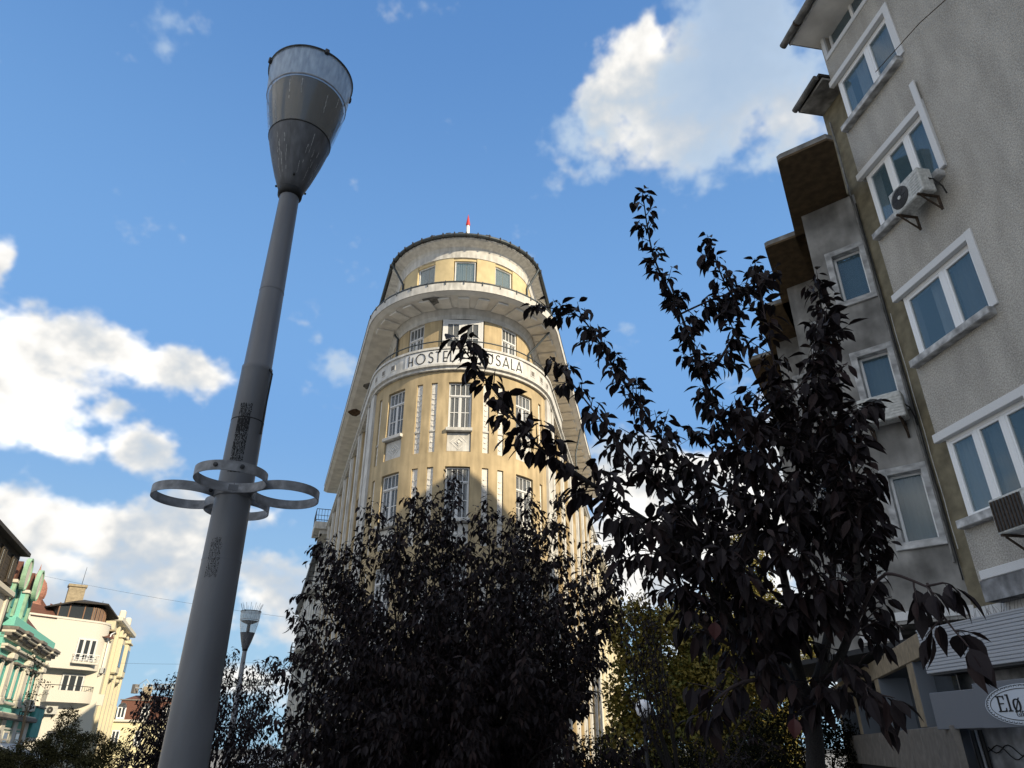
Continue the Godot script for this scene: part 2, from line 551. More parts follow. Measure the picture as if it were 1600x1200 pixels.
	for y in chh:
		var el := deg_to_rad(90.0 - (y0 + y + 0.5) / H * 180.0)
		for x in cw:
			var i := (y * cw + x) * 3
			var az := deg_to_rad(((x0 + x + 0.5) / W - 0.5) * 360.0)
			var c := shade_sky(az, el, Vector2(cf[i], cf[i + 1]), n1, n2)
			fine[i] = c.x; fine[i + 1] = c.y; fine[i + 2] = c.z
	im.blit_rect(Image.create_from_data(cw, chh, false, Image.FORMAT_RGBF, fine.to_byte_array()), Rect2i(0, 0, cw, chh), Vector2i(x0, y0))
	var p := PanoramaSkyMaterial.new()
	p.panorama = ImageTexture.create_from_image(im)
	return p


func camera_and_light() -> void:
	var cam := Camera3D.new()
	cam.name = "camera"
	add_child(cam)
	cam.position = EYE
	cam.rotation_degrees.x = PITCH
	cam.fov = rad_to_deg(2.0 * atan(600.0 / 1109.0))
	cam.near = 0.05
	cam.far = 4000.0
	cam.current = true
	var env := Environment.new()
	env.background_mode = Environment.BG_SKY
	env.sky = Sky.new()
	env.sky.sky_material = make_sky()
	env.sky_rotation = Vector3(0, PI, 0)   # the middle of the panorama lies ahead
	env.background_energy_multiplier = 0.84
	env.tonemap_mode = Environment.TONE_MAPPER_LINEAR
	env.tonemap_exposure = 1.25
	env.sdfgi_enabled = true
	env.ssao_enabled = true
	env.ssil_enabled = true
	var we := WorldEnvironment.new()
	we.name = "world_environment"
	we.environment = env
	add_child(we)
	var sun := DirectionalLight3D.new()
	sun.name = "sun"
	add_child(sun)
	var az := deg_to_rad(131.0)
	var el := deg_to_rad(27.0)
	var s := Vector3(sin(az) * cos(el), sin(el), -cos(az) * cos(el))
	sun.basis = Basis.looking_at(-s)
	sun.light_color = Color(1.0, 0.93, 0.80)
	sun.light_energy = 1.6
	sun.light_angular_distance = 0.53
	sun.shadow_enabled = true


func ground() -> void:
	var m := MB.new()
	# level where the viewer stands, then falling gently away down the street
	m.quad(Vector3(-900, GROUND, 400), Vector3(900, GROUND, 400), Vector3(900, GROUND, -3), Vector3(-900, GROUND, -3))
	m.quad(Vector3(-900, GROUND, -3), Vector3(900, GROUND, -3), Vector3(900, GROUND - 1.9, -66), Vector3(-900, GROUND - 1.9, -66))
	m.quad(Vector3(-900, GROUND - 1.9, -66), Vector3(900, GROUND - 1.9, -66), Vector3(900, GROUND - 4.0, -900), Vector3(-900, GROUND - 4.0, -900))
	structure("ground", m, M.ground_paving)


# ---------------------------------------------------------------- windows

func window(parent: Node, xf: Transform3D, w: float, h: float, o := {}) -> MeshInstance3D:
	# a window whose outer wall face is z = 0 and whose opening stands on y = 0, centred on x = 0
	var deep: float = o.get("deep", 0.12)
	var fw: float = o.get("frame", 0.06)
	var fm: Material = o.get("mat", M.plastic_white)
	var gm: Material = o.get("glass", M.glass)
	var cuts: Array = o.get("cuts", [0.0, 0.5, 1.0])
	var f := MB.new()
	var z0 := -deep - 0.05
	var z1 := -deep + 0.02
	f.box(Vector3(-w / 2, 0, z0), Vector3(-w / 2 + fw, h, z1), 0.008)
	f.box(Vector3(w / 2 - fw, 0, z0), Vector3(w / 2, h, z1), 0.008)
	f.box(Vector3(-w / 2 + fw, 0, z0), Vector3(w / 2 - fw, fw, z1), 0.008)
	f.box(Vector3(-w / 2 + fw, h - fw, z0), Vector3(w / 2 - fw, h, z1), 0.008)
	var tr: float = o.get("transom", 0.0)
	var top := h - fw
	if tr > 0.0:
		f.box(Vector3(-w / 2 + fw, tr - fw * 0.7, z0), Vector3(w / 2 - fw, tr + fw * 0.7, z1 + 0.03), 0.008)
		top = tr - fw * 0.7
		var nb: int = o.get("top_bars", 0)
		for k in nb:
			var x := lerpf(-w / 2 + fw, w / 2 - fw, (k + 1.0) / (nb + 1.0))
			f.box(Vector3(x - 0.015, tr + fw * 0.7, z0 + 0.01), Vector3(x + 0.015, h - fw, z1 - 0.008))
	for k in range(1, cuts.size() - 1):
		var x: float = -w / 2 + w * cuts[k]
		f.box(Vector3(x - fw * 0.6, fw, z0 + 0.002), Vector3(x + fw * 0.6, top, z1 + 0.003), 0.008)
	var sash: float = o.get("sash", 0.0)
	var bars: int = o.get("bars", 0)
	for k in cuts.size() - 1:
		var xa: float = -w / 2 + w * cuts[k] + (fw if k == 0 else fw * 0.6)
		var xb: float = -w / 2 + w * cuts[k + 1] - (fw if k == cuts.size() - 2 else fw * 0.6)
		if sash > 0.0:
			for e in [[xa, xa + sash, fw, top], [xb - sash, xb, fw, top], [xa + sash, xb - sash, fw, fw + sash], [xa + sash, xb - sash, top - sash, top]]:
				f.box(Vector3(e[0], e[2], z0 + 0.006), Vector3(e[1], e[3], z1 - 0.004), 0.005)
		if bars > 0:
			var xm := (xa + xb) / 2
			f.box(Vector3(xm - 0.014, fw, z0 + 0.01), Vector3(xm + 0.014, top, z1 - 0.012))
			for q in bars:
				var y := lerpf(fw, top, (q + 1.0) / (bars + 1.0))
				f.box(Vector3(xa, y - 0.014, z0 + 0.012), Vector3(xb, y + 0.014, z1 - 0.014))
	var win := part(parent, "window", f, fm, xf)
	for k in cuts.size() - 1:
		var xa: float = -w / 2 + w * cuts[k] + fw * 0.5
		var xb: float = -w / 2 + w * cuts[k + 1] - fw * 0.5
		boxed(win, "pane", Vector3(xa, fw * 0.5, -deep - 0.02), Vector3(xb, top + fw * 0.3, -deep - 0.014), gm)
	if tr > 0.0:
		boxed(win, "pane", Vector3(-w / 2 + fw * 0.5, tr + fw * 0.4, -deep - 0.021), Vector3(w / 2 - fw * 0.5, h - fw * 0.5, -deep - 0.015), gm)
	var sd: float = o.get("surround", 0.0)
	if sd > 0.0:
		var s := MB.new()
		var p: float = o.get("proud", 0.03)
		if o.get("left_band", true):
			s.box(Vector3(-w / 2 - sd, 0.004, -deep + 0.024), Vector3(-w / 2 + 0.006, h + sd, p), 0.008)
		s.box(Vector3(w / 2 - 0.006, 0.004, -deep + 0.024), Vector3(w / 2 + sd, h + sd, p), 0.008)
		s.box(Vector3(-w / 2 - (0.0 if o.get("left_band", true) else sd), h - 0.014, -deep + 0.026), Vector3(w / 2, h + sd - 0.004, p - 0.002), 0.008)
		part(win, "surround", s, o.get("surround_mat", M.worn_white))
	if o.has("sill"):
		var e: float = o.sill
		boxed(win, "sill", Vector3(-w / 2 - o.get("sill_side", 0.1), -0.13, -deep), Vector3(w / 2 + o.get("sill_side", 0.1), 0.006, e), o.get("sill_mat", M.worn_white), 0.012)
	for c in o.get("curtains", []):   # [from, to, material] in shares of the width
		part(win, "curtain", pleats(-w / 2 + w * c[0], -w / 2 + w * c[1], 0.03, h - 0.03, -deep - o.get("curtain_at", 0.14)), c[2])
	return win


func pleats(x0: float, x1: float, y0: float, y1: float, z: float) -> MB:
	var m := MB.new()
	var k := maxi(6, int((x1 - x0) / 0.03))
	for i in k:
		var a := lerpf(x0, x1, float(i) / k)
		var b := lerpf(x0, x1, (i + 1.0) / k)
		var za := z + sin(i * 1.9) * 0.014 + sin(i * 0.7) * 0.01
		var zb := z + sin((i + 1) * 1.9) * 0.014 + sin((i + 1) * 0.7) * 0.01
		m.quad(Vector3(a, y0, za), Vector3(b, y0, zb), Vector3(b, y1, zb), Vector3(a, y1, za))
		m.quad(Vector3(b, y0, zb - 0.004), Vector3(a, y0, za - 0.004), Vector3(a, y1, za - 0.004), Vector3(b, y1, zb - 0.004))
	return m


func air_conditioner(label: String, at: Transform3D, slats := false) -> Node3D:
	# stands on brackets against a wall at z = 0; fan on the left of its front
	var t := thing("air_conditioner", label, "air conditioner", at.origin, 0.0, "outdoor air conditioner units")
	t.basis = at.basis
	var w := 0.78
	var h := 0.52
	boxed(t, "casing", Vector3(-w / 2, 0, 0.10), Vector3(w / 2, h, 0.38), M.ac_white, 0.02)
	if slats:
		boxed(t, "coil", Vector3(-w / 2 + 0.03, 0.04, 0.379), Vector3(w / 2 - 0.2, h - 0.04, 0.385), M.ac_grille)
		for k in 9:
			var x := -w / 2 + 0.05 + k * 0.06
			boxed(t, "slat", Vector3(x, 0.04, 0.384), Vector3(x + 0.018, h - 0.04, 0.398), M.rust)
	else:
		var d := MB.new()
		d.lathe([Vector2(0.0, 0.392), Vector2(0.205, 0.39), Vector2(0.215, 0.379)], 28, 0, TAU, Vector3.ZERO)
		var up := Transform3D(Basis(Vector3.RIGHT, PI / 2), Vector3(-0.13, h / 2, 0))
		part(t, "fan_opening", d, M.ac_grille, up)
		var g := MB.new()
		for r in [0.06, 0.11, 0.16, 0.205]:
			var ring := []
			for k in 25:
				var a := TAU * k / 24
				ring.append(Vector3(-0.13 + cos(a) * r, h / 2 + sin(a) * r, 0.40))
			g.tube(ring, [0.004], 4, false)
		for k in 8:
			var a := TAU * k / 8
			g.tube([Vector3(-0.13 + cos(a) * 0.03, h / 2 + sin(a) * 0.03, 0.40), Vector3(-0.13 + cos(a) * 0.21, h / 2 + sin(a) * 0.21, 0.398)], [0.004], 4, false)
		part(t, "fan_guard", g, M.dark_metal)
		var hub := MB.new()
		hub.lathe([Vector2(0.0, 0.41), Vector2(0.035, 0.405), Vector2(0.04, 0.39)], 14)
		part(t, "fan_hub", hub, M.ac_white, up)
		for k in 7:
			boxed(t, "louvre", Vector3(0.14, 0.08 + k * 0.055, 0.379), Vector3(w / 2 - 0.03, 0.105 + k * 0.055, 0.388), M.ac_white)
	for x in [-0.28, 0.28]:
		var b := MB.new()
		b.box(Vector3(x - 0.02, -0.035, 0.0), Vector3(x + 0.02, -0.002, 0.42))
		b.box(Vector3(x - 0.02, -0.30, 0.0), Vector3(x + 0.02, -0.036, 0.03))
		b.bar(Vector3(x, -0.28, 0.02), Vector3(x, -0.04, 0.36), 0.03, 0.02, Vector3.RIGHT)
		part(t, "bracket", b, M.rust)
	var pipe := MB.new()
	pipe.tube([Vector3(0.37, 0.3, 0.2), Vector3(0.44, 0.22, 0.16), Vector3(0.47, 0.05, 0.06), Vector3(0.46, -0.1, 0.01)], [0.014], 7)
	part(t, "hose", pipe, M.black_rubber)
	return t


# ---------------------------------------------------------------- the apartment building close on the right

const BLOCK_AT := Vector3(7.281, 0, -11.25)
const BLOCK_TURN := -80.0


func right_building() -> void:
	var g := GROUND - 0.6
	var t := thing("apartment_building", "tall grey rendered apartment building with white framed windows, nearest on the right", "building", BLOCK_AT, BLOCK_TURN)
	# street wall: window openings in the first bay (sill height, head height), the rest of the wall runs on past the viewer
	var rows := [[4.86, 6.27], [7.80, 9.16], [10.68, 12.2], [13.62, 15.0]]
	var wall := MB.new()
	var x1 := 1.84
	var y := 3.9
	for r in rows:
		wall.box(Vector3(0, y, -0.36), Vector3(x1, r[0], 0))
		y = r[1]
	wall.box(Vector3(0, y, -0.36), Vector3(x1, 15.87, 0))
	wall.box(Vector3(x1, 3.9, -0.36), Vector3(46, 16.9, 0))
	wall.box(Vector3(0.0, 15.87, -0.36), Vector3(0.16, 16.9, 0))
	part(t, "street_wall", wall, M.grey_render)
	boxed(t, "rear_block", Vector3(0.05, g, -11), Vector3(46, 16.9, -2.6), M.grey_render)
	var rooms := MB.new()
	for h in [3.55, 6.6, 9.5, 12.5, 15.4]:
		rooms.box(Vector3(0.0, h, -2.59), Vector3(46, h + 0.25, -0.361))
	rooms.box(Vector3(4.2, g, -2.59), Vector3(4.4, 16.9, -0.362))
	rooms.box(Vector3(0.0, 3.8, -2.59), Vector3(0.12, 16.9, -0.362))
	part(t, "room_wall", rooms, M.blind)
	for k in 4:
		var r: Array = rows[k]
		var h: float = r[1] - r[0]
		var three := k == 0 or k == 2
		var o := {"cuts": [0.0, 0.36, 0.68, 1.0] if three else [0.0, 0.57, 1.0], "frame": 0.075, "sash": 0.05 if not three else 0.04, "deep": 0.10, "surround": 0.14, "left_band": false, "proud": 0.035, "surround_mat": M.white_paint,
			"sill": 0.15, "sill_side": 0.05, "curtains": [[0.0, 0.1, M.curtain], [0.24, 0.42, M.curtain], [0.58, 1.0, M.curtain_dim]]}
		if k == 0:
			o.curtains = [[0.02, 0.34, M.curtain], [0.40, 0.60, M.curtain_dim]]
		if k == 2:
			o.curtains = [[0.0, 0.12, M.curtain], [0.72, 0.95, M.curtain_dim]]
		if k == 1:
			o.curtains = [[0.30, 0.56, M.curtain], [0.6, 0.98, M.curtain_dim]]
		var w := window(t, Transform3D(Basis.IDENTITY, Vector3(x1 / 2 + 0.04, r[0], 0)), x1 - 0.08, h, o)
		if k == 2:   # the side trim here runs on above the head, as a roller channel
			boxed(w, "channel", Vector3(0.90, 0, 0.036), Vector3(1.03, h + 0.62, 0.075), M.white_paint, 0.01)
	# attic window under the eave
	window(t, Transform3D(Basis.IDENTITY, Vector3(1.0, 15.87, 0)), 1.64, 1.0, {"cuts": [0.0, 0.5, 1.0], "frame": 0.07, "deep": 0.12, "sill": 0.03, "sill_side": 0.12, "sill_mat": M.white_paint})
	boxed(t, "attic_band", Vector3(0.06, 15.87, -0.02), Vector3(0.165, 16.88, 0.032), M.white_paint)
	# eave: boarded soffit, gutter, roof
	for k in 28:
		boxed(t, "soffit_board", Vector3(-0.12 + k * 1.5, 16.42, -0.36), Vector3(1.37 + k * 1.5, 16.46, 0.68), M.hotel_soffit, 0.006)
	boxed(t, "eave_end", Vector3(-0.16, 16.44, -0.9), Vector3(-0.12, 16.75, 0.70), M.worn_white)
	boxed(t, "fascia_board", Vector3(-0.14, 16.38, 0.681), Vector3(45, 16.58, 0.71), M.worn_white)
	var gut := MB.new()
	gut.tube([Vector3(-0.25, 16.47, 0.80), Vector3(45, 16.5, 0.80)], [0.085], 10)
	part(t, "gutter", gut, M.slab_edge)
	for k in 12:
		var c := MB.new()
		c.lathe([Vector2(0.092, 0.0), Vector2(0.092, 0.05)], 12)
		part(t, "gutter_clip", c, M.rust, Transform3D(Basis(Vector3.BACK, -PI / 2), Vector3(0.35 + k * 1.6, 16.47, 0.80)))
	var roof := MB.new()
	roof.quad(Vector3(-0.2, 16.6, 0.78), Vector3(46, 16.6, 0.78), Vector3(46, 20.8, -5.5), Vector3(-0.2, 20.8, -5.5))
	roof.quad(Vector3(-0.2, 16.9, -11.3), Vector3(-0.2, 20.8, -5.5), Vector3(46, 20.8, -5.5), Vector3(46, 16.9, -11.3))
	roof.quad(Vector3(-0.2, 16.55, 0.78), Vector3(-0.2, 16.55, -11.3), Vector3(46, 16.55, -11.3), Vector3(46, 16.55, 0.78))
	roof.tri(Vector3(-0.2, 16.6, 0.78), Vector3(-0.2, 20.8, -5.5), Vector3(-0.2, 16.9, -11.3))
	roof.tri(Vector3(46, 16.6, 0.78), Vector3(46, 16.9, -11.3), Vector3(46, 20.8, -5.5))
	part(t, "roof", roof, M.roof_dark)
	# the olive return wall with its own lower eave
	boxed(t, "olive_wall", Vector3(-0.98, g, -4), Vector3(-0.001, 15.5, -0.40), M.olive_render)
	boxed(t, "olive_soffit", Vector3(-0.95, 15.18, -0.40), Vector3(-0.004, 15.24, 0.20), M.old_render)
	boxed(t, "olive_eave_end", Vector3(-1.0, 15.2, -1.6), Vector3(-0.951, 15.5, 0.22), M.slab_edge)
	var g2 := MB.new()
	g2.tube([Vector3(-1.02, 15.26, 0.30), Vector3(-0.08, 15.3, 0.30)], [0.07], 10)
	part(t, "gutter", g2, M.slab_edge)
	var r2 := MB.new()
	r2.box(Vector3(-1.05, 15.32, -2.2), Vector3(-0.03, 15.4, 0.24))
	part(t, "lower_roof", r2, M.roof_dark)
	# string course over the recessed shops, dark underside
	boxed(t, "string_course", Vector3(0.07, 3.92, -0.30), Vector3(46, 4.06, 0.03), M.white_paint, 0.01)
	boxed(t, "beam", Vector3(0.02, 3.60, -0.34), Vector3(46, 3.915, 0.012), M.concrete_wall)
	boxed(t, "lower_band", Vector3(-0.7, 3.36, -0.38), Vector3(3.2, 3.62, -0.30), M.white_paint)
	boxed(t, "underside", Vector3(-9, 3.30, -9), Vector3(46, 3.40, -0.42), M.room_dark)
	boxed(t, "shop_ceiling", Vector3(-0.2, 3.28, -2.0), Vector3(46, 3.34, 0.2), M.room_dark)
	boxed(t, "ground_floor_wall", Vector3(-0.12, g, -3.4), Vector3(46, 2.72, 0.78), M.concrete_wall)
	boxed(t, "junction_box", Vector3(-0.06, 12.2, -0.2), Vector3(-0.002, 12.75, -0.1), M.ac_white, 0.01)
	# the window with the air conditioner has a mossy sill tray
	var xf := Transform3D(t.basis, t.position)
	air_conditioner("dirty white air conditioner with a round fan, under the three-pane window high at right", xf * Transform3D(Basis.IDENTITY, Vector3(1.42, 10.22, 0.1)))
	air_conditioner("air conditioner with a brown slatted grille under the wide window at the photo's right edge", xf * Transform3D(Basis.IDENTITY, Vector3(1.50, 4.32, 0.12)), true)
	var c := MB.new()
	var a := xf * Vector3(1.2, 14.0, 0.0)
	var b := xf * Vector3(4.1, 13.15, 0.12)
	c.tube([a, a.lerp(b, 0.5) + Vector3(-0.14, -0.03, 0.0), b], [0.009], 5)
	tag(part(self, numbered("washing_line"), c, M.rust), "thin cable strung from the upper right window towards the photo's top edge", "cable")
	# conduits and cables down the olive wall beside the bay
	for k in 3:
		var p := MB.new()
		var x: float = [-0.74, -0.70, -0.62][k]
		var pts := []
		for i in 12:
			pts.append(xf * Vector3(x + sin(i * 2.1 + k) * 0.008, lerpf([14.7, 12.2, 9.3][k], [4.4, 4.1, 4.6][k], i / 11.0), -0.37 + (0.04 if k == 0 else 0.01)))
		p.tube(pts, [[0.022, 0.012, 0.007][k]], 7)
		tag(part(self, numbered("wall_conduit"), p, [M.slab_edge, M.black_rubber, M.ac_white][k]), ["pale metal conduit, the thickest pipe running down the olive wall corner", "black cable running down beside the pale conduit on the olive wall", "thin white wire hanging down the olive wall under the middle windows"][k], "pipe")


func sawtooth_building() -> void:
	# bays set like saw teeth down the street; each front faces half towards the viewer, with a brown-bellied slab over it
	var g := GROUND - 1.0
	var t := thing("sawtooth_apartment_building", "old stained grey apartment building with stepped bays under brown balcony slabs", "building", Vector3(7.549, 0, -12.031), -40.0)
	var inv := Transform3D(t.basis, t.position).affine_inverse()
	var step := inv.basis * Vector3(0.655, 0, -2.88)
	for k in 4:
		var o := step * k
		var wall := MB.new()
		var deep := -4.5
		var holes := [[4.85, 6.12], [7.40, 8.64], [9.95, 11.15]]
		var xa := -0.76
		var xb := -0.18
		# front with three openings, 0.3 thick
		wall.box(o + Vector3(-1.16, 3.5, -0.3), o + Vector3(xa, 12.5, 0))
		wall.box(o + Vector3(xb, 3.5, -0.3), o + Vector3(0.35, 12.5, 0))
		var y := 3.5
		for r in holes:
			wall.box(o + Vector3(xa, y, -0.3), o + Vector3(xb, r[0], 0))
			y = r[1]
		wall.box(o + Vector3(xa, y, -0.3), o + Vector3(xb, 12.5, 0))
		# side wall running back to the next bay
		var dir := (inv.basis * Vector3(0.47, 0, -0.883)).normalized()
		var nrm := Vector3.UP.cross(dir).normalized()
		var s := Transform3D(Basis(dir, Vector3.UP, dir.cross(Vector3.UP)), o + Vector3(-1.16, 0, -0.002))
		wall.box(Vector3(0.3, 3.5, 0.0), Vector3(3.6, 12.5, 0.3), 0.0, s)
		part(t, "bay_wall", wall, M.old_render)
		boxed(t, "core", o + Vector3(-0.5, 3.41, deep), o + Vector3(2.4, 12.48, -1.2), M.room_dark)
		if k < 4:
			for q in 3:
				var r: Array = holes[q]
				window(t, Transform3D(Basis.IDENTITY, o + Vector3((xa + xb) / 2, r[0], 0)), xb - xa, r[1] - r[0],
					{"cuts": [0.0, 1.0], "frame": 0.05, "deep": 0.16, "surround": 0.12, "proud": 0.025, "surround_mat": M.worn_white, "sill": 0.05, "sill_side": 0.14, "curtain_at": 0.10,
					"curtains": [[0.02, 0.98, [M.curtain_dim, M.curtain_dim, M.room_dark][q] if k != 1 else M.curtain]]})
		boxed(t, "ground_floor_wall", o + Vector3(-1.0, g, -3.0), o + Vector3(2.6, 3.40, -0.9), M.blue_grey)
		boxed(t, "bay_band", o + Vector3(-1.18, 3.56, -0.02), o + Vector3(0.30, 3.70, 0.02), M.white_paint)
		# slab
		var f := func(v: Vector3) -> Vector2:
			var l := inv * v + o
			return Vector2(l.x, l.z)
		var poly := PackedVector2Array([f.call(Vector3(5.60, 0, -11.02)), f.call(Vector3(6.34, 0, -10.47)), f.call(Vector3(6.50, 0, -10.52)), f.call(Vector3(8.1, 0, -13.2)), f.call(Vector3(7.7, 0, -15.0)), f.call(Vector3(6.85, 0, -13.62)), f.call(Vector3(5.56, 0, -11.10))])
		var sl := MB.new()
		sl.prism(poly, 12.505, 12.56)
		part(t, "slab_underside", sl, M.soffit_brown)
		var se := MB.new()
		se.prism(poly, 12.561, 12.68)
		part(t, "slab_edge", se, M.slab_edge)
	air_conditioner("white air conditioner with a mesh fan guard under the middle window of the stained bay", Transform3D(t.basis, t.position) * Transform3D(Basis.IDENTITY, Vector3(-0.50, 7.03, 0.02)))


func shop() -> void:
	var g := GROUND - 1.0
	var t := thing("corner_shop", "beige panelled shop front with tall dark glazing under the apartment building", "shop front", Vector3(6.15, 0, -11.3), -105.6)
	for k in 14:
		boxed(t, "panel", Vector3(-0.85 - k * 0.82, 2.84, -0.1), Vector3(-0.04 - k * 0.82 - 0.01, 3.17, 0), M.beige_panel, 0.008)
	for k in 12:
		boxed(t, "panel", Vector3(-0.4 - k * 0.95, 1.28, -0.1), Vector3(0.542 - k * 0.95 - 0.01, 1.89, 0.0), M.taupe_panel, 0.008)
	boxed(t, "base_wall", Vector3(-12, g, -0.25), Vector3(0.5, 1.27, -0.102), M.room_dark)
	for x in [-1.10, -4.25, -7.4, -10.55]:
		boxed(t, "post", Vector3(x - 0.2, 1.9, -0.12), Vector3(x + 0.2, 2.835, -0.01), M.beige_panel, 0.006)
		boxed(t, "reveal", Vector3(x + 0.2, 1.9, -0.55), Vector3(x + 0.23, 2.835, -0.02), M.blue_grey)
	for k in 3:
		var x0: float = [-4.05, -7.2, -10.35, -13.5][k]
		var x1: float = [-1.3, -4.45, -7.6, -10.75][k]
		var glz := boxed(t, "glazing_frame", Vector3(x0, 1.86, -0.56), Vector3(x1, 1.92, -0.5), M.dark_metal)
		for q in 2:
			var a := lerpf(x0, x1, q / 2.0)
			var b := lerpf(x0, x1, (q + 1) / 2.0)
			boxed(glz, "pane", Vector3(a + 0.02, 1.92, -0.54), Vector3(b - 0.02, 2.83, -0.53), M.glass_far)
			boxed(glz, "mullion", Vector3(b - 0.02, 1.92, -0.56), Vector3(b + 0.02, 2.83, -0.49), M.fascia)
			boxed(glz, "transom", Vector3(a + 0.02, 2.30, -0.56), Vector3(b - 0.022, 2.33, -0.51), M.dark_metal)
	var g0 := boxed(t, "glazing_frame", Vector3(-0.88, 1.9, -0.3), Vector3(0.4, 1.94, -0.24), M.dark_metal)
	boxed(g0, "pane", Vector3(-0.86, 1.94, -0.28), Vector3(0.38, 2.83, -0.27), M.glass_far)
	boxed(t, "back_wall", Vector3(-13, g, -3.2), Vector3(3.0, 3.4, -3.0), M.room_dark)
	# slatted fascia
	var xf := Transform3D(Basis(Vector3.UP, deg_to_rad(BLOCK_TURN)), BLOCK_AT)
	var f := thing("slatted_fascia", "pale grey fascia of narrow horizontal slats over the gift shop sign", "fascia", xf * Vector3(-0.27, 0, 1.1), BLOCK_TURN)
	for k in 13:
		var y := 2.585 + k * 0.0465
		boxed(f, "slat", Vector3(0, y, -0.05), Vector3(7, y + 0.0435, 0.0 + (k % 3) * 0.002), M.fascia, 0.008)
	boxed(f, "backing", Vector3(0.01, 2.57, -0.12), Vector3(7, 3.17, -0.051), M.blue_grey)
	boxed(f, "top_plate", Vector3(0, 3.18, -1.0), Vector3(7, 3.2, 0.01), M.fascia)
	boxed(f, "under_plate", Vector3(0.02, 2.555, -1.0), Vector3(7, 2.568, -0.01), M.dark_metal)
	# hanging plants of the roof edge
	var wd := MB.new()
	rng.seed = 91
	for k in 60:
		var x := rng.randf_range(0.0, 2.6)
		var p := Vector3(x, 3.2, rng.randf_range(-0.15, 0.0))
		var q := p + Vector3(rng.randf_range(-0.12, 0.12), rng.randf_range(0.03, 0.22), rng.randf_range(-0.03, 0.05))
		wd.tube([p, p.lerp(q, 0.5) + Vector3(0, 0.02, 0), q], [0.003, 0.002, 0.001], 3, false)
	var w := part(self, numbered("weeds"), wd, M.twig_bark, Transform3D(f.basis, f.position))
	tag(w, "dry weeds growing along the top edge of the slatted fascia", "weeds", "", "stuff")
	# sign board with an oval
	var s := thing("shop_sign", "grey sign board with a white scalloped oval reading Elø GIFT", "sign", xf * Vector3(-0.08, 0, 1.3), BLOCK_TURN)
	boxed(s, "board", Vector3(0, 1.84, -0.06), Vector3(0.86, 2.31, -0.002), M.sign_grey, 0.006)
	boxed(s, "board", Vector3(0.862, 1.835, -0.06), Vector3(5.2, 2.37, 0.012), M.sign_grey, 0.006)
	var oc := Vector3(1.62, 2.085, 0.012)
	part(s, "oval", disc(0.60, 0.232, 0.014, 72), M.sign_white, Transform3D(Basis.IDENTITY, oc))
	part(s, "oval_line", ring(0.515, 0.182, 0.008, 0.004, 72), M.ink, Transform3D(Basis.IDENTITY, oc + Vector3(0, 0, 0.014)))
	part(s, "oval_edge", ring(0.585, 0.222, 0.004, 0.003, 72), M.ink, Transform3D(Basis.IDENTITY, oc + Vector3(0, 0, 0.014)))
	var sc := MB.new()
	for k in 46:
		var a := TAU * k / 46
		var c := Vector3(cos(a) * 0.545, sin(a) * 0.2, 0.016)
		var loop := []
		for q in 7:
			var b := a - PI / 2 + PI * q / 6.0
			loop.append(c + Vector3(cos(b) * 0.026, sin(b) * 0.017, 0))
		sc.tube(loop, [0.0035], 4)
	part(s, "scallop_trim", sc, M.ink, Transform3D(Basis.IDENTITY, oc))
	part(s, "lettering", text("Elø", "Droid Serif", 0.185, 0.006), M.ink, Transform3D(Basis.IDENTITY, oc + Vector3(-0.21, 0.015, 0.018)))
	part(s, "lettering", text("GIFT", "Droid Sans", 0.06, 0.005), M.ink, Transform3D(Basis.IDENTITY, oc + Vector3(-0.05, -0.105, 0.018)))
	# cables and pipes on the wall under the sign
	for k in 3:
		var p := MB.new()
		var x: float = [0.02, 0.10, 0.17][k]
		p.tube([xf * Vector3(x, 1.83, 0.85), xf * Vector3(x + 0.02, 1.3, 0.85), xf * Vector3(x + 0.03, GROUND, 0.85)], [[0.03, 0.018, 0.03][k]], 8)
		tag(part(self, numbered("drain_pipe"), p, [M.dark_metal, M.fascia, M.black_rubber][k]), ["dark pipe under the sign board, leftmost of three", "thin pale pipe under the sign board, between two dark ones", "black pipe under the sign board, rightmost of three"][k], "pipe")
	for k in 2:
		var p := MB.new()
		var pts := []
		for i in 14:
			pts.append(xf * Vector3(0.2 + i * 0.06, 1.62 - 0.06 * sin(i * 0.8 + k * 2.0) - i * 0.006 * (k + 1), 0.80 + 0.012 * (k + 1)))
		p.tube(pts, [0.008], 5)
		tag(part(self, numbered("loose_cable"), p, M.black_rubber), ["black cable looping over the wall under the sign, upper one", "black cable looping over the wall under the sign, lower one"][k], "cable")


func disc(rx: float, ry: float, th: float, k: int) -> MB:
	var m := MB.new()
	for i in k:
		var a := TAU * i / k
		var b := TAU * (i + 1) / k
		var p := Vector3(cos(a) * rx, sin(a) * ry, 0)
		var q := Vector3(cos(b) * rx, sin(b) * ry, 0)
		m.tri(Vector3(0, 0, th), p + Vector3(0, 0, th), q + Vector3(0, 0, th))
		m.quad(p, q, q + Vector3(0, 0, th), p + Vector3(0, 0, th))
	return m


func ring(rx: float, ry: float, wd: float, th: float, k: int) -> MB:
	var m := MB.new()
	for i in k:
		var a := TAU * i / k
		var b := TAU * (i + 1) / k
		var p := Vector3(cos(a) * rx, sin(a) * ry, 0)
		var q := Vector3(cos(b) * rx, sin(b) * ry, 0)
		var pi := Vector3(cos(a) * (rx - wd), sin(a) * (ry - wd), 0)
		var qi := Vector3(cos(b) * (rx - wd), sin(b) * (ry - wd), 0)
		var z := Vector3(0, 0, th)
		m.quad(pi + z, p + z, q + z, qi + z)
		m.quad(p, q, q + z, p + z)
		m.quad(qi, pi, pi + z, qi + z)
	return m


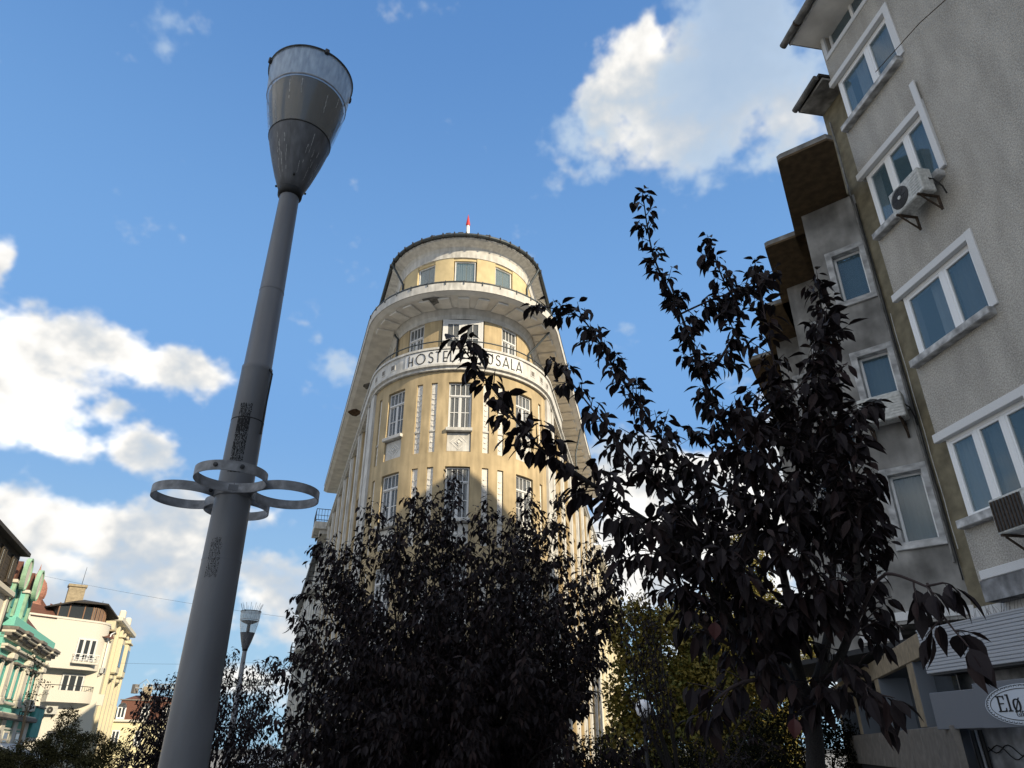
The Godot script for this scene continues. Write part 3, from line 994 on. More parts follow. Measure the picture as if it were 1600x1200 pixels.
func text(s: String, face: String, high: float, th: float) -> TextMesh:
	var t := TextMesh.new()
	t.text = s
	var f := SystemFont.new()
	f.font_names = PackedStringArray([face])
	t.font = f
	t.font_size = 64
	t.pixel_size = high / 46.0
	t.depth = th
	t.curve_step = 1.0
	return t


# ---------------------------------------------------------------- the flatiron hotel

const NOSE := 75.55   # the round front spans this many degrees either side; further on, the position counts metres down a wing

func plan(a: float, b: float, step := 4.0) -> Array:
	# [bases, normals] along the plan line from a to b (left to right as seen from outside)
	var us := [a]
	if a < -NOSE and b > -NOSE:
		us.append(-NOSE)
	var u0 := maxf(a, -NOSE)
	var u1 := minf(b, NOSE)
	if u1 > u0:
		var k := maxi(1, int(ceil((u1 - u0) / step)))
		for i in range(1, k):
			us.append(lerpf(u0, u1, float(i) / k))
		if u1 < b:
			us.append(u1)
	us.append(b)
	var bs := []
	var ns := []
	for u in us:
		var p := plan_at(u)
		bs.append(p[0])
		ns.append(p[1])
	return [bs, ns]


func plan_at(u: float) -> Array:
	var c := deg_to_rad(clampf(u, -NOSE, NOSE))
	var n := Vector3(sin(c), 0, cos(c))
	var s := maxf(absf(u) - NOSE, 0.0)
	var along := Vector3(-cos(c), 0, sin(c)) if u < 0.0 else Vector3(cos(c), 0, -sin(c))
	return [along * s, n]


func plan_xf(u: float, r: float, y: float) -> Transform3D:
	var p := plan_at(u)
	var n: Vector3 = p[1]
	return Transform3D(Basis(Vector3.UP.cross(n), Vector3.UP, n), p[0] + n * r + Vector3.UP * y)


func band(m: MB, a: float, b: float, r0: float, r1: float, y0: float, y1: float) -> void:
	var p := plan(a, b)
	m.sweep(p[0], p[1], [Vector2(r0, y0), Vector2(r1, y0), Vector2(r1, y1), Vector2(r0, y1)])


func band_profile(m: MB, a: float, b: float, prof: Array) -> void:
	var p := plan(a, b)
	m.sweep(p[0], p[1], prof)


func hotel() -> void:
	var g := GROUND - 1.5
	var t := thing("flatiron_hotel", "yellow and white art deco hostel with rounded corner tower and deep eaves", "building", Vector3(-2.275, 0, -28.91), 3.55)
	var L := 24.0
	var A := -NOSE - L
	var B := NOSE + L
	# --- lower floors: a yellow wall with sunk strips
	var base := MB.new()
	band(base, A, B, 1.0, 3.70, g, 15.05)
	part(t, "lower_wall", base, M.yellow_render)
	var floors := [[11.6, 14.55], [8.05, 11.0], [4.5, 7.45]]
	var sunk := [[-60.0, -56.5], [-49.0, -35.0], [-26.4, -22.6], [-17.3, -13.5], [-6.9, 6.9], [13.5, 17.3], [22.6, 26.4], [35.0, 49.0], [56.5, 60.0]]
	var proud := MB.new()
	for k in floors.size():
		var f: Array = floors[k]
		var above: float = 15.05 if k == 0 else floors[k - 1][0]
		band(proud, -NOSE, NOSE, 3.69, 3.9, f[1], above)
		var from := -NOSE
		for s in sunk:
			band(proud, from, s[0], 3.69, 3.9, f[0], f[1])
			from = s[1]
		band(proud, from, NOSE, 3.69, 3.9, f[0], f[1])
	band(proud, -NOSE, NOSE, 3.69, 3.9, 3.9, 4.5)
	part(t, "pier_wall", proud, M.yellow_render)
	for f in floors:
		for s in sunk:
			var wide: bool = s[1] - s[0] > 10.0
			if not wide:
				var o := MB.new()
				band(o, s[0] + 0.15, s[1] - 0.15, 3.68, 3.835, f[0] + 0.02, f[1] - 0.02)
				var strip := part(t, "ornament_strip", o, M.ornament)
				var d := MB.new()
				var n := 11
				for q in n:
					var y: float = lerpf(f[0] + 0.1, f[1] - 0.35, (q + 0.5) / n)
					var x := plan_xf((s[0] + s[1]) / 2, 3.838, y)
					for w in [-1.0, 1.0]:
						d.box(Vector3(-0.035, -0.012, -0.02), Vector3(0.035, 0.012, 0.02), 0.006, x * Transform3D(Basis(Vector3.BACK, w * 0.7), Vector3(w * 0.035, 0, 0)))
				part(strip, "zigzag_relief", d, M.ornament)
				var cap := MB.new()
				band(cap, s[0] + 0.1, s[1] - 0.1, 3.69, 3.88, f[0] + 0.86, f[0] + 0.93)
				part(strip, "strip_ledge", cap, M.hotel_white)
			else:
				var mid: float = (s[0] + s[1]) / 2
				var ww := 0.90 if absf(mid) < 1.0 else 0.92
				window(t, plan_xf(mid, 3.9, f[0] + 0.95), ww, f[1] - f[0] - 0.97, {"deep": 0.14, "frame": 0.05, "glass": M.glass_dull, "mat": M.white_paint, "transom": 1.42, "top_bars": 3, "cuts": [0.0, 0.5, 1.0], "bars": 1, "sash": 0.03,
					"sill": 0.10, "sill_side": 0.06, "sill_mat": M.hotel_white, "curtains": [[0.06, 0.14, M.curtain], [0.14, 0.44, M.room_dark], [0.56, 0.84, M.room_dark], [0.84, 0.94, M.curtain]], "curtain_at": 0.045})
				var px := plan_xf(mid, 3.74, f[0] + 0.03)
				var pn := boxed(t, "apron_panel", Vector3(-0.46, 0, -0.05), Vector3(0.46, 0.76, 0.07), M.hotel_white, 0.015, px)
				var dm := MB.new()
				for e in [[0.15, 0.03], [0.30, 0.012]]:
					for q in 4:
						var a0 := PI / 2 * q
						var a1 := PI / 2 * (q + 1)
						dm.bar(Vector3(cos(a0) * e[0] * 1.1, 0.38 + sin(a0) * e[0], 0.075), Vector3(cos(a1) * e[0] * 1.1, 0.38 + sin(a1) * e[0], 0.075), 0.02, e[1], Vector3.BACK)
				dm.box(Vector3(-0.05, -0.05, 0.0), Vector3(0.05, 0.05, 0.04), 0.01, Transform3D(Basis(Vector3.BACK, PI / 4), Vector3(0, 0.38, 0.06)))
				part(pn, "diamond_relief", dm, M.ornament)
	# white corner pilasters where the nose meets the wings
	for s in [-1.0, 1.0]:
		var m := MB.new()
		var a: float = 67.0 * s
		var b: float = (NOSE + 0.2) * s
		band(m, minf(a, b), maxf(a, b), 3.88, 4.0, g, 15.04)
		part(t, "corner_pilaster", m, M.hotel_white)
	# wings: white pilasters and tall window strips, seen along the wall
	for s in [-1.0, 1.0]:
		for k in 7:
			var u: float = s * (NOSE + 0.9 + k * 3.3)
			var p := MB.new()
			p.box(Vector3(-0.22, g, -0.3), Vector3(0.22, 15.0, 0.12), 0.02)
			p.box(Vector3(-0.42, g, -0.3), Vector3(-0.30, 15.0, 0.06), 0.01)
			p.box(Vector3(0.30, g, -0.3), Vector3(0.42, 15.0, 0.06), 0.01)
			part(t, "wing_pilaster", p, M.hotel_white, plan_xf(u, 3.9, 0))
			var yp := MB.new()
			yp.box(Vector3(-0.62, g, -0.25), Vector3(0.62, 15.02, 0.0))
			part(t, "wing_pier", yp, M.yellow_render, plan_xf(u, 3.899, 0))
			var mid: float = s * (NOSE + 0.9 + k * 3.3 + 1.65)
			for f in floors:
				window(t, plan_xf(mid, 3.86, f[0] + 0.95), 1.3, f[1] - f[0] - 0.97, {"deep": 0.10, "frame": 0.06, "mat": M.white_paint, "transom": 1.42, "cuts": [0.0, 0.5, 1.0], "glass": M.glass_far, "bars": 1})
				boxed(t, "spandrel", Vector3(-1.03, 0.0, -0.25), Vector3(1.03, 0.9, 0.0), M.yellow_render, 0.0, plan_xf(mid, 3.86, f[0]))
	# --- balcony parapet with the name of the house
	var par := MB.new()
	band_profile(par, A, B, [Vector2(2.9, 15.06), Vector2(4.02, 15.06), Vector2(4.02, 15.16), Vector2(4.12, 15.2), Vector2(4.12, 15.30), Vector2(2.9, 15.30)])
	part(t, "parapet_base", par, M.hotel_white)
	var pw := MB.new()
	band_profile(pw, -NOSE - 4, NOSE + 4, [Vector2(3.86, 15.301), Vector2(4.04, 15.301), Vector2(4.04, 15.97), Vector2(3.86, 15.97)])
	part(t, "parapet", pw, M.hotel_white)
	var cop := MB.new()
	band(cop, -NOSE - 4, NOSE + 4, 3.82, 4.10, 15.971, 16.07)
	part(t, "coping", cop, M.hotel_white)
	var wing_cornice := MB.new()
	for s in [-1.0, 1.0]:
		var a: float = s * (NOSE + 4.01)
		var b: float = s * (NOSE + L)
		band(wing_cornice, minf(a, b), maxf(a, b), 3.5, 4.02, 15.301, 15.55)
	part(t, "wing_cornice", wing_cornice, M.hotel_white)
	var plate := MB.new()
	band(plate, -34.5, 38.5, 4.035, 4.062, 15.33, 15.94)
	part(t, "name_plate", plate, M.white_paint)
	hotel_letters(t)
	for u in [-64.0, -54.0, -44.5, 47.5, 57.0, 66.0]:
		var x := plan_xf(u, 4.035, 15.62)
		var fr := MB.new()
		fr.box(Vector3(-0.15, -0.15, -0.01), Vector3(0.15, 0.15, 0.02), 0.008)
		var op := part(t, "parapet_opening", fr, M.hotel_white, x)
		boxed(op, "hole", Vector3(-0.10, -0.10, 0.0), Vector3(0.10, 0.10, 0.024), M.stone_dark)
	var rail := MB.new()
	var pr := plan(-NOSE - 4, NOSE + 4, 5.0)
	var pts := []
	for i in pr[0].size():
		pts.append(pr[0][i] + pr[1][i] * 3.95 + Vector3.UP * 16.42)
	rail.tube(pts, [0.028], 7)
	for u in range(-70, 71, 20):
		var x := plan_xf(u, 3.95, 16.05)
		rail.tube([x.origin, x.origin + Vector3.UP * 0.38], [0.016], 6)
	part(t, "railing", rail, M.zinc)
	# --- fifth floor, set back
	var d5 := MB.new()
	band(d5, A, B, 0.8, 2.93, 15.0, 18.48)
	part(t, "fifth_floor_wall", d5, M.yellow_render)
	var p5 := MB.new()
	var edges5 := [-NOSE - L, -49.5, -32.5, -17.0, 17.0, 32.5, 49.5, NOSE + L]
	for k in range(0, edges5.size(), 2):
		band(p5, edges5[k], edges5[k + 1], 2.92, 3.12, 15.31, 17.98)
	for e in [[-49.5, -32.5], [32.5, 49.5]]:
		band(p5, e[0], e[1], 2.92, 3.118, 15.31, 15.9)
	part(t, "fifth_floor_piers", p5, M.yellow_render)
	var fz := MB.new()
	band_profile(fz, A, B, [Vector2(2.91, 17.981), Vector2(3.15, 17.981), Vector2(3.15, 18.2), Vector2(3.3, 18.44), Vector2(2.91, 18.44)])
	part(t, "frieze", fz, M.hotel_white)
	for u in [-41.0, 41.0]:
		window(t, plan_xf(u, 3.12, 15.92), 0.88, 2.04, {"deep": 0.10, "frame": 0.06, "glass": M.glass_dull, "mat": M.white_paint, "transom": 1.42, "top_bars": 3, "cuts": [0.0, 0.5, 1.0], "bars": 1, "sash": 0.03, "curtain_at": 0.06, "curtains": [[0.05, 0.95, M.room_dark]]})
	window(t, plan_xf(0, 3.12, 15.35), 1.72, 2.6, {"deep": 0.02, "frame": 0.10, "glass": M.glass_dull, "mat": M.white_paint, "cuts": [0.0, 0.5, 1.0], "bars": 2, "sash": 0.12, "curtain_at": 0.06, "curtains": [[0.05, 0.95, M.room_dark]]})
	# --- main eave: soffit blocks, lip, gutter
	var eave := MB.new()
	band_profile(eave, A, B, [Vector2(2.8, 18.45), Vector2(4.22, 18.47), Vector2(4.30, 18.50), Vector2(4.42, 18.55), Vector2(4.42, 18.9), Vector2(2.8, 19.0)])
	part(t, "main_eave", eave, M.hotel_soffit)
	var lip := MB.new()
	band(lip, A, B, 4.40, 4.47, 18.56, 18.94)
	part(t, "eave_lip", lip, M.hotel_white)
	for k in range(-6, 7):
		boxed(t, "soffit_block", Vector3(-0.24, -0.07, -0.40), Vector3(0.24, 0.012, 0.36), M.hotel_soffit, 0.02, plan_xf(k * 12.2, 3.74, 18.45))
	for s in [1.0]:
		for k in 20:
			boxed(t, "soffit_block", Vector3(-0.24, -0.07, -0.42), Vector3(0.24, 0.012, 0.40), M.hotel_soffit, 0.02, plan_xf(s * (NOSE + 0.4 + k * 1.15), 3.74, 18.45))
	var gut := MB.new()
	var pg := plan(A, B, 5.0)
	pts = []
	for i in pg[0].size():
		pts.append(pg[0][i] + pg[1][i] * 4.44 + Vector3.UP * 18.98)
	gut.tube(pts, [0.055], 8)
	part(t, "eave_gutter", gut, M.zinc)
	for k in range(-7, 8):
		var x := plan_xf(k * 10.0, 4.50, 18.9)
		boxed(t, "gutter_clip", Vector3(-0.015, -0.06, -0.03), Vector3(0.015, 0.13, 0.012), M.zinc, 0.0, x)
	# broken plaster under the left eave
	rng.seed = 17
	for e in [[-NOSE - 9.0, 3.95, 0.5], [-NOSE - 5.6, 3.7, 0.35], [-20.0, 3.95, 0.42]]:
		var poly := PackedVector2Array()
		for q in 11:
			var a := TAU * q / 11
			var r: float = e[2] * rng.randf_range(0.6, 1.15)
			poly.append(Vector2(cos(a) * r * 1.2, sin(a) * r * 0.8))
		var m := MB.new()
		m.prism(poly, -0.012, 0.004)
		part(t, "bare_patch", m, M.brick_patch if e[0] < -NOSE - 6 else M.slab_edge, plan_xf(e[0], e[1], 18.447 if e[0] > -NOSE else 18.45))
	# --- top floor
	var d6 := MB.new()
	band(d6, A, B, 0.8, 2.93, 19.0, 22.2)
	part(t, "top_floor_wall", d6, M.yellow_light)
	var p6 := MB.new()
	var edges6 := [-NOSE - L, -43.5, -25.5, -9.6, 9.6, 25.5, 43.5, NOSE + L]
	for k in range(0, edges6.size(), 2):
		band(p6, edges6[k], edges6[k + 1], 2.92, 3.14, 19.01, 21.22)
	part(t, "top_floor_piers", p6, M.yellow_light)
	var jam := MB.new()
	for e in [[-43.5, -25.5], [-9.6, 9.6], [25.5, 43.5]]:
		band(jam, e[0], e[1], 2.92, 3.10, 21.08, 21.219)
		band(jam, e[0], e[1], 2.92, 3.12, 19.01, 19.35)
	part(t, "lintel", jam, M.yellow_light)
	for u in [-34.5, 0.0, 34.5]:
		window(t, plan_xf(u, 3.10, 19.36), 0.93, 1.72, {"deep": 0.10, "frame": 0.055, "mat": M.white_paint, "cuts": [0.0, 1.0], "curtain_at": 0.06, "curtains": [[0.04, 0.96, M.curtain]]})
	var fr6 := MB.new()
	band_profile(fr6, A, B, [Vector2(2.9, 21.221), Vector2(3.17, 21.221), Vector2(3.17, 21.62), Vector2(3.24, 21.76), Vector2(2.9, 21.76)])
	part(t, "top_frieze", fr6, M.hotel_white)
	var ev := MB.new()
	band_profile(ev, A, B, [Vector2(2.8, 21.74), Vector2(3.20, 21.74), Vector2(3.60, 21.90), Vector2(3.62, 22.0), Vector2(2.8, 22.2)])
	part(t, "top_eave", ev, M.hotel_white)
	var dn := 0
	for k in range(-18, 19):
		boxed(t, "dentil", Vector3(-0.11, 0, -0.05), Vector3(0.11, 0.07, 0.045 + 0.012 * (k % 2)), M.hotel_white, 0.008, plan_xf(k * 4.1, 3.60, 21.93))
		dn += 1
	gut = MB.new()
	pg = plan(A, B, 4.0)
	pts = []
	for i in pg[0].size():
		pts.append(pg[0][i] + pg[1][i] * 3.72 + Vector3.UP * 22.06)
	gut.tube(pts, [0.08], 9)
	part(t, "top_gutter", gut, M.zinc)
	for k in range(-9, 10):
		boxed(t, "gutter_clip", Vector3(-0.025, -0.1, -0.08), Vector3(0.025, 0.1, 0.095), M.roof_dark, 0.0, plan_xf(k * 8.0, 3.72, 22.06))
	var roof := MB.new()
	var pf := plan(A, B, 5.0)
	roof.sweep(pf[0], pf[1], [Vector2(0.05, 21.9), Vector2(3.70, 22.02), Vector2(3.70, 22.12), Vector2(0.05, 23.75)])
	part(t, "roof", roof, M.roof_dark)
	for k in [-62.0, -41.0, -25.0, -13.0, -4.0, 16.0, 29.0, 46.0, 64.0]:
		boxed(t, "snow_guard", Vector3(-0.12, 0, -0.12), Vector3(0.12, 0.16, 0.05), M.roof_dark, 0.02, plan_xf(k, 3.60, 22.12))
	var st := MB.new()
	st.lathe([Vector2(0.12, 23.0), Vector2(0.085, 25.65)], 14)
	var mast := part(t, "mast", st, M.mast_white)
	var sr := MB.new()
	sr.lathe([Vector2(0.10, 25.65), Vector2(0.115, 25.72), Vector2(0.005, 26.4)], 14)
	part(mast, "mast_tip", sr, M.mast_red)
	# downpipes swinging in from the gutters to the wall
	for e in [[-68.0, 3.72, 22.0, 3.2, 20.9, 19.0], [68.0, 3.72, 22.0, 3.2, 20.9, 19.0], [70.0, 4.42, 18.85, 3.2, 17.4, 15.4], [-70.0, 3.3, 18.3, 3.19, 18.0, 15.4], [NOSE + 11.0, 4.42, 18.85, 4.0, 17.0, 0.0]]:
		var m := MB.new()
		var a: Vector3 = plan_xf(e[0], e[1], e[2]).origin
		var b: Vector3 = plan_xf(e[0] * (0.96 if absf(e[0]) < NOSE else 1.0), e[3], e[4]).origin
		m.tube([a, a.lerp(b, 0.1) - Vector3(0, 0.05, 0), b, Vector3(b.x, e[5], b.z)], [0.05], 8)
		part(t, "downpipe", m, M.zinc)
	# balconies far down the wings
	for e in [[-NOSE - 23.0, 15.6, 1.0], [NOSE + 21.0, 11.0, 0.8], [-NOSE - 20.5, 7.6, 0.7]]:
		var x := plan_xf(e[0], 3.9, e[1])
		var b := MB.new()
		b.box(Vector3(-1.4, -0.5, -0.1), Vector3(1.4, 0, e[2]), 0.03)
		b.box(Vector3(-1.2, -0.8, -0.1), Vector3(1.2, -0.5, e[2] * 0.6), 0.03)
		var bal := part(t, "balcony", b, M.hotel_white, x)
		var r := MB.new()
		for k in 15:
			r.tube([Vector3(-1.35 + k * 0.193, 0, e[2] - 0.05), Vector3(-1.35 + k * 0.193, 0.9, e[2] - 0.05)], [0.015], 5)
		for k in 5:
			for sx in [-1.35, 1.35]:
				r.tube([Vector3(sx, 0, e[2] * k / 5.0), Vector3(sx, 0.9, e[2] * k / 5.0)], [0.015], 5)
		r.tube([Vector3(-1.35, 0.9, 0), Vector3(-1.35, 0.9, e[2] - 0.05), Vector3(1.35, 0.9, e[2] - 0.05), Vector3(1.35, 0.9, 0)], [0.025], 6)
		r.tube([Vector3(-1.35, 0.45, 0), Vector3(-1.35, 0.45, e[2] - 0.05), Vector3(1.35, 0.45, e[2] - 0.05), Vector3(1.35, 0.45, 0)], [0.018], 6)
		part(bal, "balcony_rail", r, M.dark_metal)


func hotel_letters(t: Node3D) -> void:
	# thin art deco capitals, each a letter of its own on the curve: strokes as lists of points in a box 1 high
	var arc := func(cx: float, cy: float, rx: float, ry: float, a0: float, a1: float) -> Array:
		var o := []
		for k in 17:
			var a := deg_to_rad(lerpf(a0, a1, k / 16.0))
			o.append(Vector2(cx + cos(a) * rx, cy + sin(a) * ry))
		return o
	var P := func(v: Array) -> Array:
		var o := []
		for k in range(0, v.size(), 2):
			o.append(Vector2(v[k], v[k + 1]))
		return o
	var S := []
	S.append_array(arc.call(0.0, 0.78, 0.17, 0.22, 35.0, 250.0))
	S.append_array(arc.call(0.0, 0.26, 0.2, 0.27, 75.0, -150.0))
	var glyph := {
		"H": [P.call([-0.2, 0, -0.2, 1]), P.call([0.2, 0, 0.2, 0.8]), P.call([-0.2, 0.38, 0.2, 0.38])],
		"O": [arc.call(0.0, 0.5, 0.44, 0.5, 0.0, 360.0)],
		"S": [S],
		"T": [P.call([-0.2, 1, 0.2, 1]), P.call([0, 0, 0, 1])],
		"E": [P.call([0.16, 0, -0.14, 0, -0.14, 1, 0.16, 1]), P.call([-0.14, 0.36, 0.12, 0.36])],
		"L": [P.call([-0.14, 1, -0.14, 0, 0.18, 0])],
		"M": [P.call([-0.34, 0, -0.22, 1, 0, 0.3, 0.22, 1, 0.34, 0])],
		"U": [P.call([-0.2, 1, -0.2, 0.25, -0.12, 0.06, 0, 0, 0.12, 0.06, 0.2, 0.25, 0.2, 1])],
		"A": [P.call([-0.3, 0, 0, 1, 0.3, 0]), P.call([-0.2, 0.22, 0.2, 0.22])],
	}
	var line := [["H", -30.5], ["O", -24.0], ["S", -17.6], ["T", -13.4], ["E", -9.2], ["L", -5.2], ["M", 9.0], ["U", 16.6], ["S", 21.4], ["A", 26.4], ["L", 31.0], ["A", 35.6]]
	var high := 0.46
	for l in line:
		var m := MB.new()
		for stroke in glyph[l[0]]:
			for k in stroke.size() - 1:
				var a := Vector3(stroke[k].x * high, stroke[k].y * high, 0)
				var b := Vector3(stroke[k + 1].x * high, stroke[k + 1].y * high, 0)
				var e: Vector3 = (b - a).normalized() * 0.014
				m.bar(a - e, b + e, 0.034, 0.02, Vector3.BACK)
		part(t, "letter", m, M.letter_black, plan_xf(l[1], 4.07, 15.40))


# ---------------------------------------------------------------- street lamps

func street_lamp() -> Node3D:
	var t := thing("street_lamp", "tall grey lamp post with flared glass head and four ring brackets, nearest the viewer", "street lamp", Vector3(-1.185, GROUND, -2.907), 0.0, "lamp posts along the street")
	var y := -GROUND
	var p := MB.new()
	p.lathe([Vector2(0.094, -2.0), Vector2(0.092, 0.0), Vector2(0.0845, 1.54 + y), Vector2(0.0735, 2.57 + y), Vector2(0.0675, 3.165 + y)], 40)
	part(t, "pole", p, M.lamp_paint)
	p = MB.new()
	p.lathe([Vector2(0.068, 3.15 + y), Vector2(0.0685, 3.172 + y), Vector2(0.063, 3.178 + y), Vector2(0.050, 4.20 + y), Vector2(0.047, 4.26 + y)], 40)
	part(t, "upper_pole", p, M.lamp_paint)
	p = MB.new()
	p.lathe([Vector2(0.0, 4.20 + y), Vector2(0.05, 4.205 + y), Vector2(0.062, 4.215 + y), Vector2(0.064, 4.25 + y), Vector2(0.058, 4.262 + y)], 32)
	part(t, "neck", p, M.black_rubber)
	p = MB.new()
	p.lathe([Vector2(0.055, 4.245 + y), Vector2(0.064, 4.25 + y), Vector2(0.080, 4.295 + y), Vector2(0.100, 4.355 + y), Vector2(0.119, 4.42 + y), Vector2(0.137, 4.485 + y), Vector2(0.153, 4.55 + y), Vector2(0.1665, 4.61 + y)], 48)
	var cone := part(t, "lamp_cone", p, M.lamp_cone)
	p = MB.new()
	p.lathe([Vector2(0.1665, 4.606 + y), Vector2(0.1688, 4.608 + y), Vector2(0.1688, 4.613 + y), Vector2(0.166, 4.615 + y)], 48)
	part(cone, "seam", p, M.black_rubber)
	for k in 3:
		var b := MB.new()
		b.lathe([Vector2(0.006, 0.0), Vector2(0.006, 0.008), Vector2(0.0, 0.01)], 8)
		var a := 0.4 + TAU * k / 3
		part(cone, "screw", b, M.black_rubber, Transform3D(Basis(Vector3.UP, a) * Basis(Vector3.RIGHT, PI / 2), Vector3(sin(a) * 0.084, 4.30 + y, cos(a) * 0.084)))
	var glass_lo := [Vector2(0.1668, 4.612 + y), Vector2(0.184, 4.69 + y), Vector2(0.199, 4.765 + y), Vector2(0.211, 4.835 + y), Vector2(0.220, 4.905 + y)]
	p = MB.new()
	p.lathe(glass_lo, 56)
	part(t, "lower_glass", p, M.lamp_glass_smoke)
	p = MB.new()
	p.lathe([Vector2(0.0, 4.62 + y), Vector2(0.154, 4.618 + y), Vector2(0.174, 4.70 + y), Vector2(0.190, 4.78 + y), Vector2(0.201, 4.84 + y), Vector2(0.209, 4.90 + y), Vector2(0.0, 4.902 + y)], 48)
	part(t, "reflector", p, M.lamp_inner)
	p = MB.new()
	p.lathe([Vector2(0.2205, 4.907 + y), Vector2(0.228, 4.98 + y), Vector2(0.2345, 5.10 + y)], 56)
	var up := part(t, "upper_glass", p, M.lamp_glass_frost)
	p = MB.new()
	p.lathe([Vector2(0.220, 4.898 + y), Vector2(0.2225, 4.900 + y), Vector2(0.2225, 4.909 + y), Vector2(0.219, 4.912 + y)], 56)
	part(up, "glass_joint", p, M.lamp_ring)
	p = MB.new()
	p.lathe([Vector2(0.232, 5.095 + y), Vector2(0.240, 5.097 + y), Vector2(0.241, 5.108 + y), Vector2(0.232, 5.114 + y), Vector2(0.0, 5.125 + y)], 56)
	part(t, "lid", p, M.lamp_glass_frost)
	p = MB.new()
	p.lathe([Vector2(0.236, 5.098 + y), Vector2(0.243, 5.099 + y), Vector2(0.243, 5.109 + y), Vector2(0.236, 5.112 + y)], 56)
	var rim := part(t, "rim", p, M.black_rubber)
	for k in 4:
		var a := 0.62 + PI / 2 * k
		boxed(rim, "clip", Vector3(-0.012, 5.085 + y, 0.232), Vector3(0.012, 5.12 + y, 0.252), M.dark_metal, 0.004, Transform3D(Basis(Vector3.UP, a), Vector3.ZERO))
	# runs of lime and droppings down the head
	rng.seed = 8
	var dr := MB.new()
	for k in 64:
		var a := rng.randf() * TAU
		var h0 := rng.randf_range(4.34, 4.60)
		var h1 := h0 - rng.randf_range(0.03, 0.15)
		_run(dr, a, h0 + y, maxf(h1, 4.29) + y, [Vector2(0.080, 4.295 + y), Vector2(0.100, 4.355 + y), Vector2(0.119, 4.42 + y), Vector2(0.137, 4.485 + y), Vector2(0.153, 4.55 + y), Vector2(0.1665, 4.61 + y)])
	for k in 26:
		var a := rng.randf() * TAU
		var h0 := rng.randf_range(4.72, 4.90)
		_run(dr, a, h0 + y, h0 - rng.randf_range(0.03, 0.17) + y, glass_lo)
	part(cone, "lime_runs", dr, M.drip)
	# four rings for flower baskets, on a collar
	p = MB.new()
	p.lathe([Vector2(0.074, 2.545 + y), Vector2(0.079, 2.547 + y), Vector2(0.079, 2.59 + y), Vector2(0.074, 2.592 + y)], 32)
	part(t, "collar", p, M.lamp_paint)
	for k in 4:
		var a := deg_to_rad([16.0, 97.0, 196.0, 264.0][k])
		var c := Vector3(sin(a), 0, cos(a)) * 0.214
		var m := MB.new()
		m.lathe([Vector2(0.1355, -0.02), Vector2(0.1395, -0.02), Vector2(0.1395, 0.02), Vector2(0.1355, 0.02), Vector2(0.1355, -0.02)], 48, 0, TAU, Vector3.ZERO, true)
		var r := part(t, "basket_ring", m, M.lamp_ring, Transform3D(Basis.IDENTITY, c + Vector3.UP * (2.57 + y)))
		var s := MB.new()
		s.box(Vector3(-0.03, -0.015, -0.16), Vector3(0.03, 0.015, -0.134), 0.003, Transform3D(Basis(Vector3.UP, a), Vector3.ZERO))
		part(r, "ring_bracket", s, M.lamp_paint)
		for e in [-0.35, 0.35]:
			var b := MB.new()
			b.lathe([Vector2(0.009, 0.0), Vector2(0.009, 0.006), Vector2(0.0, 0.009)], 8)
			part(r, "bolt", b, M.dark_metal, Transform3D(Basis(Vector3.UP, a + e + (0.0 if k == 0 else PI)) * Basis(Vector3.RIGHT, PI / 2), Vector3(sin(a + e + (0.0 if k == 0 else PI)), 0, cos(a + e + (0.0 if k == 0 else PI))) * 0.1395))
	return t


func _run(m: MB, a: float, h0: float, h1: float, prof: Array) -> void:
	var rad := func(h: float) -> float:
		for j in prof.size() - 1:
			if h <= prof[j + 1].y or j == prof.size() - 2:
				return lerpf(prof[j].x, prof[j + 1].x, (h - prof[j].y) / (prof[j + 1].y - prof[j].y))
		return 0.1
	var k := 6
	for i in k:
		if rng.randf() < 0.25:
			continue
		var ya := lerpf(h0, h1, float(i) / k)
		var yb := lerpf(h0, h1, (i + 0.9) / k)
		var w := rng.randf_range(0.004, 0.012)
		var da := a + rng.randf_range(-0.012, 0.012)
		var f := func(an: float, h: float) -> Vector3:
			return Vector3(sin(an), 0, cos(an)) * (rad.call(h) + 0.0012) + Vector3.UP * h
		m.quad(f.call(da - w, yb), f.call(da + w, yb), f.call(da + w * 1.4, ya), f.call(da - w * 1.4, ya))


